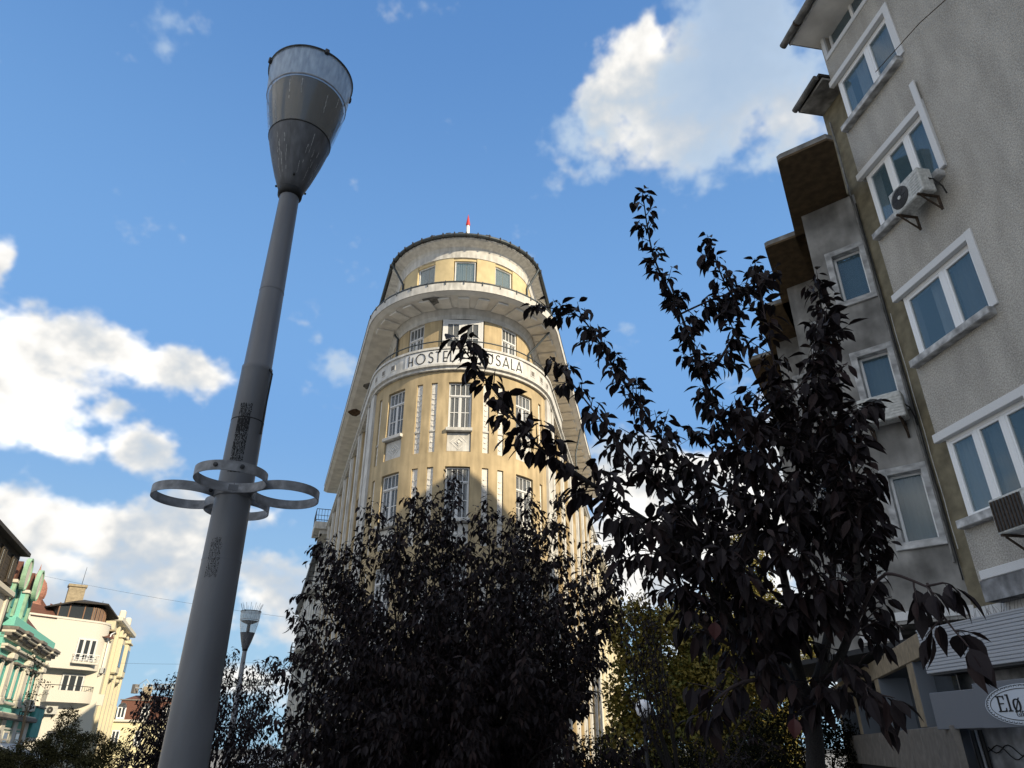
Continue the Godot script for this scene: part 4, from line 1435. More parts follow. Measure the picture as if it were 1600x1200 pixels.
func lamps() -> void:
	var a := street_lamp()
	var b := copy_thing(a, "slender second lamp post further off, with a clear glass head of upright bird spikes", Vector3(-6.32, GROUND - 0.55, -17.81), 40.0)
	var c := copy_thing(a, "small far lamp post standing in the dark bushes below the white building", Vector3(-31.2, GROUND - 2.45, -53.5), 10.0)
	c.set_meta("label", "small far lamp post standing in the dark bushes below the white building")
	# the second lamp keeps a clear lower glass with a dark lamp holder, and bird spikes on its lid
	var y := -GROUND
	for lamp in [b, c]:
		for ch in lamp.get_children():
			if String(ch.name) == "reflector":
				var m := MB.new()
				m.lathe([Vector2(0.0, 4.60 + y), Vector2(0.038, 4.605 + y), Vector2(0.038, 4.78 + y), Vector2(0.03, 4.80 + y), Vector2(0.17, 4.86 + y), Vector2(0.20, 4.88 + y), Vector2(0.0, 4.9 + y)], 24)
				ch.mesh = m.mesh()
				ch.material_override = M.dark_metal
			if String(ch.name) == "pole" or String(ch.name) == "upper_pole":
				ch.material_override = M.lamp_ring
	var sp := MB.new()
	rng.seed = 3
	for k in 14:
		var an := TAU * k / 14
		var p := Vector3(sin(an) * 0.2, 5.115 + y, cos(an) * 0.2)
		sp.tube([p, p + Vector3(sin(an) * 0.06, 0.17, cos(an) * 0.06)], [0.004], 4)
	part(b, "bird_spikes", sp, M.lamp_ring)
	# old poster glue and a cable tie on the near pole
	var gl := MB.new()
	for e in [[2.64, 2.965, -0.62, 0.12], [2.20, 2.36, -0.75, -0.12]]:
		var a0: float = e[2]
		var a1: float = e[3]
		for i in 30:
			for j in 60:
				var f := func(u: float, v: float) -> Vector3:
					var h := lerpf(e[0], e[1], v)
					var an := lerpf(a0, a1, u) + deg_to_rad(22.0)
					var r := lerpf(0.0845, 0.0735, (h - 1.54) / 1.03) if h < 2.57 else lerpf(0.0735, 0.0675, (h - 2.57) / 0.6)
					return Vector3(sin(an), 0, cos(an)) * (r + 0.001) + Vector3.UP * (h + y)
				var worn: float = 0.5 + 0.5 * sin(i * 0.9 + j * 0.35) * sin(j * 0.21 + i * 0.13)
				var dark_band: bool = e[0] > 2.5 and j > 34 and j < 46
				if rng.randf() < (0.9 if dark_band else (0.35 + 0.35 * worn if e[0] > 2.5 else 0.1 + 0.45 * worn * absf(sin(i * 0.8)))):
					gl.quad(f.call(i / 30.0, j / 60.0), f.call((i + 1) / 30.0, j / 60.0), f.call((i + 1) / 30.0, (j + 1) / 60.0), f.call(i / 30.0, (j + 1) / 60.0))
	part(a, "glue_remains", gl, M.scuff)
	var bands := MB.new()   # a poster band and scratches round the pole
	bands.lathe([Vector2(0.0708, 2.895 + y), Vector2(0.0708, 2.90 + y)], 32)
	part(a, "tape_edge", bands, M.scuff)
	for h in [1.95, 2.28, 3.6]:
		var sc := MB.new()
		var rr := 0.0795 if h < 2.1 else 0.0772 if h < 2.5 else 0.0585
		sc.lathe([Vector2(rr - 0.0006, h - 0.004 + y), Vector2(rr + 0.0006, h + y), Vector2(rr - 0.0006, h + 0.004 + y)], 40)
		part(a, "weld_seam", sc, M.lamp_paint)
	var tie := MB.new()
	tie.tube([Vector3(0.066, 3.16 + y, 0.02), Vector3(0.084, 3.13 + y, 0.03), Vector3(0.080, 2.95 + y, 0.03), Vector3(0.078, 2.83 + y, 0.03)], [0.0045], 6)
	part(a, "loose_tie", tie, M.black_rubber)
	# a globe lamp among the yellow leaves
	var g := thing("globe_lamp", "white globe lamp on a post in front of the yellow tree", "street lamp", Vector3(3.32, GROUND - 0.6, -19.72))
	var m := MB.new()
	m.lathe([Vector2(0.0, 3.28), Vector2(0.08, 3.30), Vector2(0.16, 3.37), Vector2(0.2, 3.5), Vector2(0.17, 3.63), Vector2(0.09, 3.70), Vector2(0.0, 3.72)], 24)
	part(g, "globe", m, M.globe_glass)
	m = MB.new()
	m.lathe([Vector2(0.06, 0.0), Vector2(0.045, 3.2), Vector2(0.09, 3.25), Vector2(0.09, 3.3)], 14)
	part(g, "pole", m, M.dark_metal)


# ---------------------------------------------------------------- the sunny houses far left

func left_houses() -> void:
	brown_house()
	turquoise_house()
	domed_house()
	white_house()
	cream_house()
	yellow_house()


func brown_house() -> void:
	var t := thing("brown_attic_house", "house with a dark boarded attic storey over a pale wall, at the photo's left edge", "building", Vector3(-33.85, 0, -55.02) + Vector3(0.50, 0, 1.31) * 1.75 + Vector3(0.934, 0, -0.358) * 0.2, 111.0)
	boxed(t, "wall", Vector3(-26, -3.5, -9), Vector3(-13.05, 9.1, 0), M.stucco_white)
	boxed(t, "attic_core", Vector3(-26, 9.4, -9), Vector3(-13.12, 11.4, -0.06), M.wood_siding)
	for k in 13:
		boxed(t, "board", Vector3(-22, 9.42 + k * 0.155, -0.06), Vector3(-13.10, 9.42 + k * 0.155 + 0.148, 0.0 + 0.008 * (k % 2)), M.wood_siding)
	boxed(t, "cornice", Vector3(-26, 9.1, -9), Vector3(-12.95, 9.4, 0.3), M.stucco_cream, 0.04)
	boxed(t, "eave", Vector3(-26, 11.4, -9), Vector3(-12.9, 11.6, 0.45), M.roof_dark)
	for x in [-14.3, -16.6, -18.9]:
		var f := window(t, Transform3D(Basis.IDENTITY, Vector3(x, 9.75, 0.03)), 0.9, 1.35, {"deep": -0.06, "frame": 0.12, "mat": M.wood_siding, "cuts": [0.0, 0.5, 1.0], "glass": M.glass_far, "curtain_at": 0.03, "curtains": [[0.0, 0.6, M.curtain]]})
		boxed(f, "ledge", Vector3(-0.6, -0.14, 0.0), Vector3(0.6, -0.01, 0.15), M.wood_siding)
	for x in [-15.4, -18.6]:
		window(t, Transform3D(Basis.IDENTITY, Vector3(x, 5.4, 0)), 1.3, 2.9, {"deep": -0.06, "frame": 0.12, "mat": M.white_paint, "cuts": [0.0, 0.5, 1.0], "transom": 2.1, "glass": M.glass_far, "surround": 0.15})
	for x in [-13.3, -16.9]:
		boxed(t, "pilaster", Vector3(x - 0.22, -3.4, 0), Vector3(x + 0.22, 9.08, 0.12), M.stucco_cream, 0.02)
	var gp := MB.new()
	gp.tube([Vector3(-12.98, 9.2, 0.32), Vector3(-12.98, 8.9, 0.08), Vector3(-12.98, -3, 0.08)], [0.07], 8)
	part(t, "downpipe", gp, M.dark_metal)


func turquoise_house() -> void:
	var t := thing("turquoise_house", "turquoise house with white pilasters, deep cornice and shield topped dormers, left", "building", Vector3(-33.85, 0, -55.02), 111.0)
	boxed(t, "wall", Vector3(-13, -4, -9), Vector3(0, 7.58, 0), M.turquoise)
	# upper cornice broken forward over each pilaster
	var runs := [[-13.0, -11.1, 0.0], [-11.1, -9.6, 0.18], [-9.6, -6.5, 0.0], [-6.5, -5.0, 0.18], [-5.0, -1.9, 0.0], [-1.9, 0.15, 0.18]]
	for r in runs:
		for e in [[7.30, 7.42, 0.12, M.stucco_cream], [7.42, 7.60, 0.34, M.stone_dark], [7.60, 7.74, 0.50, M.stucco_cream], [7.74, 7.94, 0.60, M.stone_dark]]:
			boxed(t, "cornice", Vector3(r[0], e[0], -0.2), Vector3(r[1] - 0.004, e[1] - 0.003, e[2] + r[2]), e[3], 0.02)
	boxed(t, "parapet", Vector3(-13, 7.942, -0.4), Vector3(-0.05, 8.5, 0.32), M.turquoise, 0.02)
	boxed(t, "lower_cornice", Vector3(-13, 6.72, -0.1), Vector3(0.06, 6.84, 0.20), M.stucco_cream, 0.02)
	boxed(t, "lower_cornice", Vector3(-13, 6.845, -0.1), Vector3(0.10, 7.0, 0.32), M.stucco_cream, 0.03)
	for x in [-1.15, -5.75, -10.35]:
		var pl := boxed(t, "pilaster", Vector3(x - 0.42, 4.3, -0.1), Vector3(x + 0.42, 6.7, 0.22), M.stucco_cream, 0.03)
		boxed(pl, "capital", Vector3(x - 0.56, 6.35, -0.08), Vector3(x + 0.56, 6.70, 0.34), M.stucco_cream, 0.06)
		boxed(pl, "rosette", Vector3(x - 0.2, 6.86, 0.2), Vector3(x + 0.2, 7.1, 0.42), M.stucco_cream, 0.06)
		boxed(pl, "plinth", Vector3(x - 0.52, 3.9, -0.08), Vector3(x + 0.52, 4.3, 0.3), M.stucco_cream, 0.03)
	for x in [-3.45, -8.05, -12.0]:
		for dx in [-0.78, 0.78]:
			var w := window(t, Transform3D(Basis.IDENTITY, Vector3(x + dx, 4.35, 0.0)), 0.95, 1.8, {"deep": -0.06, "frame": 0.1, "mat": M.turquoise_deep, "cuts": [0.0, 0.5, 1.0], "glass": M.turquoise})
			boxed(w, "shade_gap", Vector3(-0.46, 1.5, 0.0), Vector3(0.46, 1.8, 0.05), M.room_dark)
			boxed(w, "hood", Vector3(-0.6, 1.82, 0), Vector3(0.6, 1.98, 0.3), M.stone_dark, 0.03)
		for dx in [-1.42, -0.14, 0.14, 1.42]:
			boxed(t, "colonnette", Vector3(x + dx - 0.12, 4.3, -0.1), Vector3(x + dx + 0.12, 6.15, 0.16), M.stucco_cream, 0.03)
	boxed(t, "sill_course", Vector3(-13, 4.0, -0.1), Vector3(0.04, 4.16, 0.18), M.stucco_cream, 0.03)
	boxed(t, "floor_cornice", Vector3(-13, 3.2, -0.1), Vector3(0.12, 3.47, 0.5), M.stone_dark, 0.06)
	boxed(t, "floor_cornice", Vector3(-13, 3.475, -0.1), Vector3(0.1, 3.56, 0.36), M.stucco_cream, 0.02)
	for x in [-0.9, -4.2, -7.6, -11.0]:
		boxed(t, "lower_pier", Vector3(x - 0.5, -4, 0), Vector3(x + 0.5, 3.19, 0.15), M.stucco_white, 0.03)
	for k in 5:
		boxed(t, "rustic_course", Vector3(-13, 0.2 + k * 0.62, -0.05), Vector3(0.02, 0.2 + k * 0.62 + 0.1, 0.07), M.stucco_white)
	for x in [-2.5, -5.9, -9.3]:
		window(t, Transform3D(Basis.IDENTITY, Vector3(x, 0.3, 0.02)), 1.5, 2.3, {"deep": -0.06, "frame": 0.12, "mat": M.stucco_white, "glass": M.glass_far, "transom": 1.6})
	var awn := MB.new()
	awn.quad(Vector3(-9, 1.0, 2.4), Vector3(-3.5, 1.0, 2.4), Vector3(-3.5, 1.9, 0.2), Vector3(-9, 1.9, 0.2))
	awn.quad(Vector3(-9, 0.7, 2.4), Vector3(-3.5, 0.7, 2.4), Vector3(-3.5, 1.0, 2.4), Vector3(-9, 1.0, 2.4))
	part(t, "awning", awn, M.canvas)
	# steep red roof with dormers in the wall plane
	var r := MB.new()
	r.quad(Vector3(-13, 8.4, -0.1), Vector3(-0.4, 8.4, -0.1), Vector3(-2.2, 11.0, -2.6), Vector3(-13, 11.0, -2.6))
	r.quad(Vector3(-0.4, 8.4, -0.1), Vector3(-0.4, 8.4, -9), Vector3(-2.2, 11.0, -6), Vector3(-2.2, 11.0, -2.6))
	r.quad(Vector3(-13, 11.0, -2.6), Vector3(-2.2, 11.0, -2.6), Vector3(-2.2, 11.0, -6), Vector3(-13, 11.0, -6))
	part(t, "roof", r, M.roof_red)
	for x in [-10.2, -13.6]:
		var d := boxed(t, "dormer", Vector3(x - 0.85, 8.3, -3.2), Vector3(x + 0.85, 10.3, 0.0), M.turquoise, 0.03)
		for dx in [-0.68, 0.68]:
			boxed(d, "dormer_pilaster", Vector3(x + dx - 0.16, 8.45, -0.1), Vector3(x + dx + 0.16, 10.3, 0.14), M.mint, 0.02)
		boxed(d, "dormer_window", Vector3(x - 0.36, 8.9, 0.0), Vector3(x + 0.36, 10.0, 0.05), M.turquoise_deep)
		boxed(d, "dormer_cornice", Vector3(x - 0.95, 10.1, -0.2), Vector3(x + 0.95, 10.3, 0.2), M.stucco_cream, 0.03)
		part(d, "shield", disc(0.55, 0.85, 0.16, 32), M.stucco_white, Transform3D(Basis.IDENTITY, Vector3(x, 10.75, 0.21)))
		part(d, "shield_rim", ring(0.62, 0.95, 0.11, 0.24, 32), M.mint, Transform3D(Basis.IDENTITY, Vector3(x, 10.75, 0.2)))
		var dr := MB.new()
		dr.quad(Vector3(x - 0.95, 10.3, 0.0), Vector3(x, 11.5, 0.0), Vector3(x, 11.5, -3.6), Vector3(x - 0.95, 10.3, -3.4))
		dr.quad(Vector3(x, 11.5, 0.0), Vector3(x + 0.95, 10.3, 0.0), Vector3(x + 0.95, 10.3, -3.4), Vector3(x, 11.5, -3.6))
		dr.tri(Vector3(x - 0.95, 10.3, -0.02), Vector3(x + 0.95, 10.3, -0.02), Vector3(x, 11.5, -0.02))
		part(d, "dormer_roof", dr, M.roof_red)
	var xf := Transform3D(t.basis, t.position)
	air_conditioner("small air conditioner on the turquoise house, below its tall upper windows", xf * Transform3D(Basis.from_scale(Vector3(1.3, 1.3, 1.3)), Vector3(-5.0, 3.75, 0.35)))
	# solid-fronted balcony at the end of the house
	var b := boxed(t, "balcony", Vector3(-0.2, 2.3, -1.6), Vector3(2.9, 4.2, 0.3), M.turquoise_deep, 0.04)
	boxed(b, "balcony_cap", Vector3(-0.2, 4.205, -1.65), Vector3(2.98, 4.3, 0.36), M.dark_metal)
	boxed(b, "balcony_floor", Vector3(-0.2, 2.05, -1.6), Vector3(2.8, 2.295, 0.25), M.stucco_white)


func domed_house() -> void:
	var t := thing("domed_house", "mint green house topped by a copper red onion dome and a tall chimney", "building", Vector3(-44.0, 0, -66.4), 35.0)
	boxed(t, "wall", Vector3(-3.5, -4, -6), Vector3(1.6, 12.6, 1.0), M.mint)
	var gbl := MB.new()
	gbl.box(Vector3(1.65, -4, 0.6), Vector3(2.5, 12.0, 1.3), 0.05)
	var gable := part(t, "gable_pilaster", gbl, M.stucco_cream)
	part(gable, "gable_scroll", disc(0.42, 0.75, 0.7, 24), M.stucco_cream, Transform3D(Basis.IDENTITY, Vector3(2.08, 12.0, 0.62)))
	boxed(t, "side_wing", Vector3(1.61, -4, -5), Vector3(7.5, 10.6, 0.4), M.stucco_cream)
	var r := MB.new()
	r.quad(Vector3(-3.8, 12.6, 1.3), Vector3(1.9, 12.6, 1.3), Vector3(0.9, 14.3, -1.5), Vector3(-2.9, 14.3, -1.5))
	r.quad(Vector3(1.9, 12.6, 1.3), Vector3(1.9, 12.6, -6), Vector3(0.9, 14.3, -4), Vector3(0.9, 14.3, -1.5))
	r.quad(Vector3(-2.9, 14.3, -1.5), Vector3(0.9, 14.3, -1.5), Vector3(0.9, 14.3, -4), Vector3(-2.9, 14.3, -4))
	r.quad(Vector3(1.9, 11.6, 1.0), Vector3(7.6, 10.7, 1.0), Vector3(7.6, 12.0, -2.5), Vector3(1.9, 13.9, -2.5))
	part(t, "roof", r, M.roof_red)
	var d := MB.new()
	var prof := [Vector2(1.15, 12.2), Vector2(0.98, 12.9), Vector2(0.86, 13.3), Vector2(0.85, 13.6), Vector2(0.98, 13.75), Vector2(1.04, 14.1), Vector2(1.0, 14.6), Vector2(0.84, 15.05), Vector2(0.55, 15.4), Vector2(0.27, 15.62), Vector2(0.13, 15.9), Vector2(0.05, 16.4), Vector2(0.0, 16.8)]
	d.lathe(prof, 40)
	var dome := part(t, "dome", d, M.dome_copper, Transform3D(Basis.IDENTITY, Vector3(0.2, 0.15, 0)))
	for k in 14:
		var a := TAU * k / 14
		var pts := []
		for p in prof.slice(4, 11):
			pts.append(Vector3(sin(a) * (p.x + 0.01), p.y, cos(a) * (p.x + 0.01)))
		var m := MB.new()
		m.tube(pts, [0.028], 5)
		part(dome, "seam", m, M.dome_copper)
	var ch := boxed(t, "chimney", Vector3(2.9, 11.5, -0.9), Vector3(4.3, 15.2, 0.0), M.chimney_stone, 0.04)
	boxed(ch, "chimney_cap", Vector3(2.8, 15.2, -1.0), Vector3(4.4, 15.45, 0.1), M.chimney_stone, 0.04)
	boxed(ch, "chimney_step", Vector3(4.3, 11.5, -0.85), Vector3(4.95, 13.9, -0.05), M.chimney_stone, 0.04)
	var an := MB.new()
	an.tube([Vector3(3.9, 15.4, -0.4), Vector3(3.95, 17.2, -0.4)], [0.03, 0.015], 5)
	part(ch, "lightning_rod", an, M.dark_metal)


func rounded(x0: float, x1: float, rad: float, z: float, back: float) -> PackedVector2Array:
	# plan of a front that bends round its right corner into the side street
	var p := PackedVector2Array([Vector2(x0, back), Vector2(x0, z)])
	for k in 13:
		var a := deg_to_rad(72.0 * k / 12.0)
		p.append(Vector2(x1 + rad * sin(a), z - rad + rad * cos(a)))
	var e := p[p.size() - 1]
	p.append(e + Vector2(cos(deg_to_rad(60.0)), -sin(deg_to_rad(60.0))) * 3.0)
	p.append(Vector2(x0, back))
	p.remove_at(p.size() - 1)
	p.append(Vector2(p[p.size() - 1].x, back))
	return p


func white_house() -> void:
	var t := thing("white_rounded_house", "sunlit white modernist house with a rounded corner and glazed wooden attic", "building", Vector3(-39.187, 0, -67.441), 55.0)
	var up := MB.new()
	up.prism(rounded(-4.6, 1.3, 2.2, 0.0, -9.0), 7.9, 11.95)
	part(t, "upper_wall", up, M.stucco_white)
	var b := MB.new()
	b.prism(rounded(-4.65, 1.3, 2.26, 0.05, -9.0), 11.951, 12.12)
	part(t, "top_band", b, M.stucco_white)
	b = MB.new()
	b.prism(rounded(-4.6, 1.2, 1.9, -0.95, -9.0), -4.0, 7.899)
	part(t, "lower_wall", b, M.stucco_white)
	b = MB.new()
	b.prism(rounded(-1.25, 1.3, 2.25, 0.05, -2.5), 5.2, 6.15)
	part(t, "balcony", b, M.stucco_white)
	var r := MB.new()
	var pts := []
	for v in rounded(-1.2, 1.3, 2.2, 0.0, -2.5).slice(0, 14):
		pts.append(Vector3(v.x, 6.55, v.y))
	r.tube(pts, [0.03], 5)
	for v in pts:
		r.tube([v, v - Vector3.UP * 0.4], [0.018], 4)
	part(t, "balcony_rail", r, M.dark_metal)
	window(t, Transform3D(Basis.IDENTITY, Vector3(0.95, 8.62, 0.0)), 1.75, 1.9, {"deep": -0.06, "frame": 0.09, "mat": M.white_paint, "cuts": [0.0, 0.34, 0.67, 1.0], "glass": M.glass_far, "sash": 0.05})
	boxed(t, "flower_ledge", Vector3(-0.1, 8.35, 0.0), Vector3(2.2, 8.5, 0.42), M.stucco_white, 0.03)
	r = MB.new()
	r.tube([Vector3(-0.05, 9.15, 0.05), Vector3(-0.05, 9.15, 0.4), Vector3(2.15, 9.15, 0.4), Vector3(2.15, 9.15, 0.05)], [0.035], 5)
	r.tube([Vector3(-0.05, 8.85, 0.4), Vector3(2.15, 8.85, 0.4)], [0.02], 5)
	for k in 6:
		r.tube([Vector3(-0.05 + k * 0.44, 8.5, 0.4), Vector3(-0.05 + k * 0.44, 9.15, 0.4)], [0.025], 4)
	part(t, "window_rail", r, M.mast_white)
	window(t, Transform3D(Basis.IDENTITY, Vector3(0.95, 5.3, -0.95)), 1.9, 2.25, {"deep": -0.06, "frame": 0.12, "mat": M.white_paint, "cuts": [0.0, 0.32, 0.66, 1.0], "glass": M.glass_far, "surround": 0.06})
	boxed(t, "small_window", Vector3(-0.1, 0, -0.02), Vector3(0.1, 0.7, 0.03), M.stone_dark, 0.0, Transform3D(Basis(Vector3.UP, deg_to_rad(55.0)), Vector3(3.15, 9.0, -1.0)))
	boxed(t, "small_window", Vector3(-0.1, 0, -0.02), Vector3(0.1, 0.8, 0.03), M.stone_dark, 0.0, Transform3D(Basis(Vector3.UP, deg_to_rad(55.0)), Vector3(2.98, 5.6, -1.7)))
	# glazed attic under a low dark roof
	var poly := rounded(-2.1, 0.9, 2.0, -0.35, -5.0)
	b = MB.new()
	b.prism(poly, 12.121, 13.3)
	part(t, "attic", b, M.stone_dark)
	for k in range(1, 14):
		var p := poly[k]
		var q := poly[k + 1]
		var m := MB.new()
		m.box(Vector3(p.x - 0.05, 12.12, p.y - 0.05), Vector3(p.x + 0.05, 13.34, p.y + 0.05))
		part(t, "attic_post", m, M.wood_frame)
		if k == 1:
			for x in [-1.2, 0.1]:
				boxed(t, "attic_post", Vector3(x - 0.05, 12.12, p.y - 0.03), Vector3(x + 0.05, 13.34, p.y + 0.07), M.wood_frame)
		if k % 2 == 1:
			var n := Vector2(q.y - p.y, -(q.x - p.x)).normalized() * -0.03
			m = MB.new()
			m.quad(Vector3(p.x + n.x, 12.2, p.y + n.y), Vector3(q.x + n.x, 12.2, q.y + n.y), Vector3(q.x + n.x, 13.25, q.y + n.y), Vector3(p.x + n.x, 13.25, p.y + n.y))
			part(t, "attic_pane", m, M.glass_far)
	r = MB.new()
	var apex := Vector3(0.9, 14.25, -2.6)
	var rim := [Vector3(-2.9, 13.0, -0.4), Vector3(-1.2, 13.55, 0.2), Vector3(1.9, 13.75, 0.15), Vector3(3.9, 12.85, -1.3), Vector3(4.0, 13.0, -5.5), Vector3(-2.9, 13.0, -5.5)]
	for k in rim.size():
		r.tri(rim[k], rim[(k + 1) % 6], apex)
		r.tri(rim[(k + 1) % 6] - Vector3.UP * 0.14, rim[k] - Vector3.UP * 0.14, apex - Vector3.UP * 0.16)
		r.quad(rim[k] - Vector3.UP * 0.14, rim[(k + 1) % 6] - Vector3.UP * 0.14, rim[(k + 1) % 6], rim[k])
	part(t, "attic_roof", r, M.roof_dark)
	var tiles := MB.new()
	tiles.quad(Vector3(-4.4, 11.9, 0.15), Vector3(-2.2, 11.9, 0.15), Vector3(-2.3, 13.0, -1.6), Vector3(-4.4, 13.2, -1.6))
	tiles.quad(Vector3(-2.2, 11.9, 0.15), Vector3(-2.2, 11.9, -1.6), Vector3(-2.3, 13.0, -1.6), Vector3(-2.3, 13.0, -1.58))
	part(t, "side_roof", tiles, M.roof_red)
	var ev := MB.new()
	ev.box(Vector3(-1.0, 0, -0.1), Vector3(1.6, 0.16, 0.5), 0.02)
	part(t, "side_eave", ev, M.chimney_stone, Transform3D(Basis(Vector3.UP, deg_to_rad(58.0)), Vector3(3.7, 11.55, -2.0)))
	var dp := MB.new()
	dp.tube([Vector3(4.0, 11.55, -1.6), Vector3(3.2, 11.2, -0.6), Vector3(3.0, 10.6, -0.35), Vector3(3.0, 8.0, -0.35), Vector3(2.75, 7.0, -0.9), Vector3(2.75, -3, -0.9)], [0.06], 6)
	part(t, "downpipe", dp, M.mast_white)
	var xf := Transform3D(t.basis, t.position)
	air_conditioner("air conditioner low on the sunlit white house, under its balcony", xf * Transform3D(Basis.from_scale(Vector3(1.25, 1.25, 1.25)), Vector3(-0.35, 4.25, -0.95)))
	air_conditioner("air conditioner on the white house's street side, just right of the railed window", xf * Transform3D(Basis(Vector3.UP, deg_to_rad(48.0)), Vector3(3.05, 7.75, -0.72)))
	var an := MB.new()
	an.tube([xf * Vector3(4.2, 12.0, -6.0), xf * Vector3(4.3, 15.0, -6.0)], [0.03, 0.02], 5)
	an.tube([xf * Vector3(3.9, 14.6, -6.0), xf * Vector3(4.7, 14.75, -6.0)], [0.02], 4)
	tag(part(self, numbered("aerial"), an, M.zinc), "thin television aerial rising behind the white house", "aerial")


func cream_house() -> void:
	var t := thing("cream_pilaster_house", "narrow cream house with tall pilasters and bay windows beside the white house", "building", Vector3(-40.2, 0, -75.9), 110.0)
	boxed(t, "wall", Vector3(-2.5, -4, -9), Vector3(10.2, 13.2, 0), M.butter)
	for k in 5:
		var x := -0.6 + k * 2.5
		boxed(t, "pilaster", Vector3(x - 0.3, -4, -0.1), Vector3(x + 0.3, 12.6, 0.3), M.butter, 0.05)
		for y in ([1.8, 5.2, 8.6] if k < 4 else []):
			window(t, Transform3D(Basis.IDENTITY, Vector3(x + 1.25, y, 0.03)), 1.1, 2.0, {"deep": -0.06, "frame": 0.1, "mat": M.stucco_white, "glass": M.glass_far})
	for k in 2:
		var x := 0.65 + k * 5.0
		var b := MB.new()
		b.box(Vector3(x - 1.1, 8.2, 0), Vector3(x + 1.1, 11.6, 0.75), 0.15)
		b.box(Vector3(x - 1.2, 11.6, 0), Vector3(x + 1.2, 11.8, 0.9), 0.05)
		b.box(Vector3(x - 0.8, 7.7, 0), Vector3(x + 0.8, 8.2, 0.5), 0.12)
		var bay := part(t, "bay_window", b, M.butter)
		boxed(bay, "pane", Vector3(x - 0.8, 8.9, 0.7), Vector3(x + 0.8, 11.0, 0.78), M.glass_far)
		boxed(t, "finial", Vector3(x - 0.35, 13.5, -0.3), Vector3(x + 0.35, 14.4, 0.3), M.stucco_cream, 0.12)
	boxed(t, "cornice", Vector3(-2.6, 12.9, -9), Vector3(10.4, 13.4, 0.55), M.stucco_cream, 0.08)


func yellow_house() -> void:
	var t := thing("yellow_mansard_house", "small pale yellow house with a brown mansard roof and arched dormers, below the crane", "building", Vector3(-55.0, 0, -112.0), 26.0)
	boxed(t, "wall", Vector3(-1.6, -6, -9), Vector3(9, 5.0, 0), M.lemon)
	boxed(t, "side_block", Vector3(-3.2, -6, -8), Vector3(-1.61, 7.0, 0.6), M.lemon)
	boxed(t, "cornice", Vector3(-1.7, 5.0, -9), Vector3(9.2, 5.3, 0.35), M.stucco_cream, 0.05)
	var m := MB.new()
	m.quad(Vector3(-1.5, 5.3, 0.1), Vector3(9, 5.3, 0.1), Vector3(8.7, 7.9, -0.9), Vector3(-1.2, 7.9, -0.9))
	m.quad(Vector3(9, 5.3, 0.1), Vector3(9, 5.3, -9), Vector3(8.7, 7.9, -8), Vector3(8.7, 7.9, -0.9))
	m.quad(Vector3(-1.5, 5.3, -9), Vector3(-1.5, 5.3, 0.1), Vector3(-1.2, 7.9, -0.9), Vector3(-1.2, 7.9, -8))
	m.quad(Vector3(-1.2, 7.9, -0.9), Vector3(8.7, 7.9, -0.9), Vector3(4.0, 8.7, -4.0), Vector3(0.5, 8.7, -4.0))
	part(t, "mansard", m, M.roof_red)
	boxed(t, "roof_edge", Vector3(-1.4, 7.86, -1.2), Vector3(8.8, 8.0, -0.7), M.stone_dark)
	for x in [-0.9, 2.2, 5.0]:
		var b := MB.new()
		b.box(Vector3(x - 0.55, 5.32, -1.0), Vector3(x + 0.55, 6.9, 0.2), 0.04)
		var d := part(t, "dormer", b, M.mast_white)
		var a := MB.new()
		a.lathe([Vector2(0.55, -1.0), Vector2(0.55, 0.2), Vector2(0.0, 0.201)], 16, -PI / 2, PI / 2)
		part(d, "dormer_arch", a, M.mast_white, Transform3D(Basis(Vector3(1, 0, 0), Vector3(0, 0, -1), Vector3(0, 1, 0)), Vector3(x, 6.9, 0)))
		for dx in [-0.22, 0.22]:
			boxed(d, "pane", Vector3(x + dx - 0.14, 5.6, 0.2), Vector3(x + dx + 0.14, 6.8, 0.225), M.glass_far)
	for x in [-1.0, 2.0, 5.0]:
		window(t, Transform3D(Basis.IDENTITY, Vector3(x, 1.9, 0.02)), 1.0, 2.0, {"deep": -0.06, "frame": 0.12, "mat": M.mast_white, "glass": M.glass_far})
	window(t, Transform3D(Basis.IDENTITY, Vector3(-2.4, 3.0, 0.62)), 0.8, 1.8, {"deep": -0.06, "frame": 0.12, "mat": M.mast_white, "glass": M.glass_far})
	boxed(t, "chimney", Vector3(1.3, 7.6, -2.4), Vector3(2.5, 9.8, -1.4), M.chimney_stone, 0.06)
	var dp := MB.new()
	dp.tube([Vector3(3.4, 5.0, 0.2), Vector3(3.2, 4.3, 0.06), Vector3(3.2, -5, 0.06)], [0.07], 5)
	part(t, "downpipe", dp, M.stone_dark)


